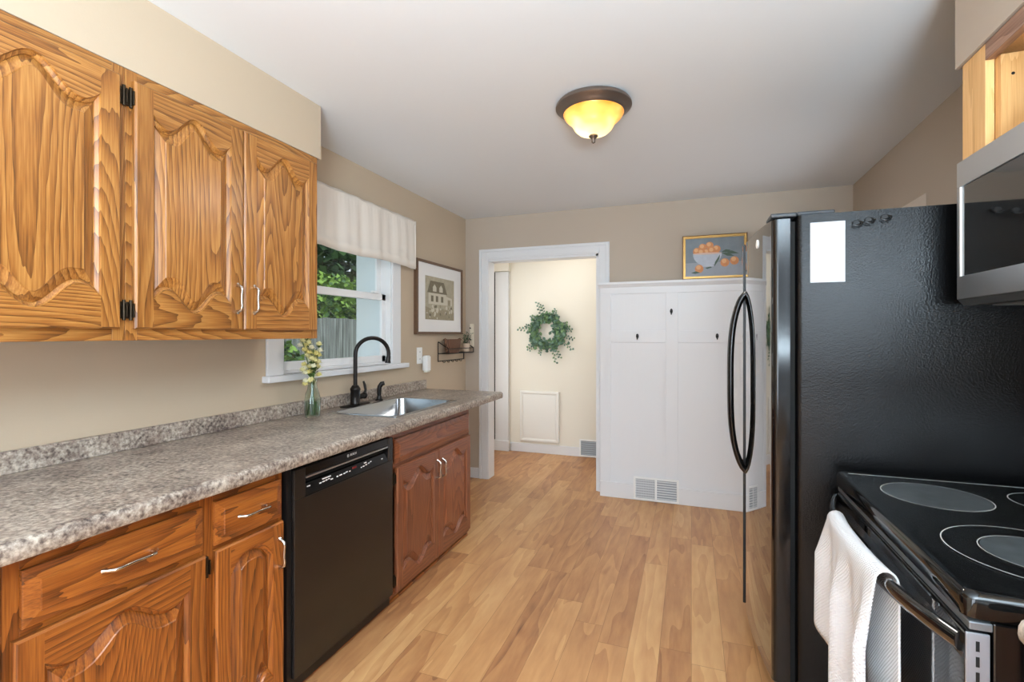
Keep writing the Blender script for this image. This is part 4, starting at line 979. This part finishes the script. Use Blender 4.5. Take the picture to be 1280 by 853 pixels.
ty0, ty1 = 1.235, 1.610
cols = []
for i in range(NY + 1):
    s = i / NY; y = ty0 + (ty1 - ty0) * s; hxx = hx(y); col = []
    fold = .010 * math.sin(s * 13 + .6) + .006 * math.sin(s * 29)
    spread = 1 + .10 * (1 if s > .5 else -1) * 0
    # back drop (between handle and door), over the bar, front drop
    for z in (.50, .58, .66, .74, .80, .825): col.append((hxx + .022 + .25 * fold * (.83 - z) * 2, y, z))
    for k in range(1, 8):
        a = math.pi * k / 8; col.append((hxx + .0205 * math.cos(a), y, .829 + .0225 * math.sin(a)))
    bot = .36 + .05 * math.sin(s * 3.0) if s < .72 else .545 - .10 * (1 - (s - .72) / .28)
    for k in range(0, 22):
        q = k / 21; z = .825 + (bot - .825) * q
        amp = min(1.0, q * 3)
        dx = -.021 - amp * (.006 + fold * 1.5) - (.010 if s > .70 else 0) * amp * min(1, (s - .70) * 12)
        yy = y + amp * .012 * math.sin(s * 13 + 2) + q * .02 * (s - .3)
        col.append((hxx + dx, yy, z))
    cols.append(col)
tw.rings(cols, 0, False)
to = build(tw, 'dish_towel', twm, None, smooth=70, loc=(.39, 1.42, .36), fix=False)
sm = to.modifiers.new('thick', 'SOLIDIFY'); sm.thickness = .004; sm.offset = 0
tag(to, 'white waffle-weave dish towel draped over the oven door handle', 'towel')

# ---- microwave
my0, my1, mxf = 1.045, 1.806, .735
mw = thing('microwave', (.9, 1.425, 1.43), 'stainless over-the-range microwave with a dark mirror-glass door', 'microwave')
mb = MB(); mb.prism([(mxf + .03, my0, 1.435), (mxf + .03, my0, 1.852), (XR - .002, my0, 1.852), (XR - .002, my0, 1.435)], (0, my1 - my0, 0))
build(mb, 'body', mat('microwave_case', (70, 74, 76), .4, metal=.3), mw)
mb = MB()
gz0, gz1, gy0, gy1 = 1.518, 1.778, 1.10, my1 - .018
mb.box(mxf, mxf + .029, my0, my1, gz1, 1.852); mb.box(mxf, mxf + .029, my0, my1, 1.452, gz0); mb.box(mxf, mxf + .029, gy1, my1, gz0, gz1); mb.box(mxf, mxf + .029, my0, gy0, gz0, gz1)
mwd = build(mb, 'door', M['steel'], mw, bevel=.0015)
build(MB().box(mxf + .004, mxf + .028, gy0 + .001, gy1 - .001, gz0 + .001, gz1 - .001), 'window', M['mwglass'], mwd)
build(MB().box(mxf - .0006, mxf + .004, gy1 - .004, gy1 + .002, gz0, gz1), 'window_edge', M['white'], mwd)
mb = MB(); mb.prism([(mxf + .002, my0, 1.4515), (mxf + .016, my0, 1.434), (mxf + .029, my0, 1.434), (mxf + .029, my0, 1.4515)], (0, my1 - my0, 0))
build(mb, 'lower_lip', mat('lip_grey', (96, 102, 106), .35, metal=.6), mw)
build(MB().box(mxf + .06, XR - .05, my0 + .05, my1 - .05, 1.4305, 1.4348), 'underside_filter', M['steel'], mw)

# ---- open birch cabinet above the microwave
oc = thing('open_wall_cabinet', (.92, 1.4, 1.86), 'doorless raw birch cabinet above the microwave with empty inside', 'cabinet')
oy0, oy1, oz0, oz1, oxf = 1.045, 1.790, 1.854, 2.131, .742
mb = MB()
mb.box(oxf + .02, XR - .002, oy1 - .018, oy1, oz0, oz1); mb.box(oxf + .02, XR - .002, oy0, oy0 + .018, oz0, oz1)
mb.box(oxf + .02, XR - .002, oy0 + .018, oy1 - .018, oz0, oz0 + .016); mb.box(oxf + .02, XR - .002, oy0 + .018, oy1 - .018, oz1 - .016, oz1); mb.box(XR - .012, XR - .002, oy0 + .018, oy1 - .018, oz0 + .016, oz1 - .016)
build(mb, 'box', birch, oc)
mb = MB(); mb.box(oxf, oxf + .02, oy1 - .118, oy1, oz0, oz1); build(mb, 'stile', birch, oc, bevel=.0015)
mb = MB(); mb.box(oxf, oxf + .02, oy0, oy0 + .04, oz0, oz1); build(mb, 'stile', birch, oc, bevel=.0015)
mb = MB(); mb.box(oxf - .001, oxf + .02, oy0 + .04, oy1 - .1185, oz1 - .046, oz1)
build(mb, 'top_rail', railwood, oc, bevel=.0015)
mb = MB(); mb.box(oxf + .0205, oxf + .075, oy1 - .145, oy1 - .1185, oz0 + .017, oz1 - .047)
cl_ = build(mb, 'hinge_cleat', birch, oc)
build(MB().lathe([(.001, 0), (.004, 0), (.004, .001), (.001, .001)], (oxf + .045, oy1 - .1455, 2.03), 10, axis='Y'), 'screw_hole', M['void'], oc)

# ---- counter stub nearer than the range
cs = thing('side_counter', (.79, .6, 0), 'corner of a mottled laminate countertop at the right edge beside the range', 'countertop')
mb = MB(); prof = [(.500, .914), (.489, .912), (.481, .906), (.477, .897), (.476, .885), (.478, .876), (.484, .869), (.500, .868)]
mb.rings([[(p[0], y, p[1]) for p in prof] for y in (.25, .984)], 0); mb.box(.5, XR - .002, .25, .984, .870, .914)
build(mb, 'counter_surface', M['lam'], cs, smooth=40)
mb = MB(); mb.box(.54, XR - .002, .27, .97, 0, .866); build(mb, 'base_unit', oakb['Z'], cs, bevel=.002)

# ------------------------------------------------------------------ outside the window
struct(MB().box(-16, XL - .24, -8, 16, -.3, -.1), 'ground', mat('lawn', (84, 108, 58), .9, var=(6, .3)))
fencem = bpy.data.materials.new('weathered_boards'); fencem.use_nodes = True; nt = fencem.node_tree
tc = nt.nodes.new('ShaderNodeTexCoord'); sp_ = nt.nodes.new('ShaderNodeSeparateXYZ'); nt.links.new(tc.outputs['Object'], sp_.inputs[0])
cg = nt.nodes.new('ShaderNodeCombineXYZ'); nt.links.new(math_(nt, 'MULTIPLY', sp_.outputs[1], 26.0), cg.inputs[0]); nt.links.new(math_(nt, 'MULTIPLY', sp_.outputs[2], 1.6), cg.inputs[1])
nz = nt.nodes.new('ShaderNodeTexNoise'); nz.inputs['Scale'].default_value = 1.0; nz.inputs['Detail'].default_value = 5; nt.links.new(cg.outputs[0], nz.inputs['Vector'])
rr_ = ramp(nt, [(.3, (84, 84, 80)), (.55, (134, 136, 132)), (.75, (166, 168, 164))], nz.outputs['Fac']); nt.links.new(rr_.outputs[0], nt.nodes['Principled BSDF'].inputs['Base Color']); nt.nodes['Principled BSDF'].inputs['Roughness'].default_value = .9
mb = MB(); rg = random.Random(3); y = .5
while y < 11:
    w_ = .135; top = 1.585 + rg.uniform(-.012, .012); mb.box(-5.02 + rg.uniform(-.004, .004), -5.0, y, y + w_, -.1, top); y += w_ + .006
mb.box(-5.06, -5.025, .5, 11, .3, .39); mb.box(-5.06, -5.025, .5, 11, 1.2, 1.29)
fo = build(mb, 'board_fence', fencem, None, loc=(-5, 5, -.1)); tag(fo, 'weathered grey board fence seen through the kitchen window', 'fence')
def leaves(mb, n, c, s, L, rg, nm):
    for i in range(n):
        while True:
            q = Vector((rg.uniform(-1, 1), rg.uniform(-1, 1), rg.uniform(-1, 1)))
            if q.length < 1: break
        q *= (q.length ** -.35) if q.length > .05 else 1
        p = Vector((c[0] + q.x*s[0], c[1] + q.y*s[1], c[2] + q.z*s[2])); d = Vector((rg.uniform(-1, 1), rg.uniform(-1, 1), rg.uniform(-1, .6))).normalized(); w = d.cross(Vector((rg.uniform(-1, 1), rg.uniform(-1, 1), 1))).normalized()*L*.38; l = L*rg.uniform(.7, 1.3)
        mb.face([p, p + d*l*.5 + w, p + d*l, p + d*l*.5 - w], rg.randrange(nm))
greens = [mat('foliage_dark', (44, 74, 38), .7), mat('foliage_mid', (66, 100, 46), .7), mat('foliage_bright', (132, 166, 66), .7)]
bark = mat('bark', (88, 74, 60), .9, var=(12, .3))
def tree(x, y, h, s, n, seed, mats_, label, L=.27):
    t = thing('tree', (x, y, -.1), label, 'tree', 'trees beyond the fence'); rg = random.Random(seed)
    mb = MB(); mb.tube([(x, y, -.1), (x + .05, y + .05, h*.5), (x, y + .1, h)], [.16, .12, .05], 8); build(mb, 'trunk', bark, t, smooth=60)
    mb = MB(); leaves(mb, n, (x, y, h), s, L, rg, len(mats_)); build(mb, 'crown', mats_, t, fix=False)
tree(-8.0, 4.9, 2.9, (1.5, 1.6, 2.0), 7000, 1, greens[:2], 'dark leafy tree beyond the fence, left in the window')
tree(-8.4, 9.0, 3.2, (1.6, 1.8, 2.6), 5600, 2, greens[:2], 'dark leafy tree beyond the fence, right in the window')
tree(-13.0, 8.0, 4.2, (2.2, 4.6, 3.8), 12000, 5, [greens[0]], 'tall dark tree standing behind the other trees outside')
def shrub(x, y, z, s, n, seed, mats_, label, L):
    t = thing('shrub', (x, y, -.1), label, 'shrub'); rg = random.Random(seed)
    mb = MB()
    for k in range(6): mb.tube([(x, y, -.1), (x + rg.uniform(-.5, .5)*s[0], y + rg.uniform(-.5, .5)*s[1], z)], .015, 5)
    build(mb, 'stems', bark, t, smooth=60)
    mb = MB(); leaves(mb, n, (x, y, z), s, L, rg, len(mats_)); build(mb, 'foliage', mats_, t, fix=False)
shrub(-5.95, 6.95, 1.72, (.62, 1.05, .68), 3600, 8, [greens[1], greens[2], greens[2]], 'bright yellow-green shrub showing just above the fence', .11)
shrub(-4.5, 4.42, .62, (.28, .36, .66), 2400, 9, greens[1:], 'leafy green shrub in front of the fence, low in the window', .09)
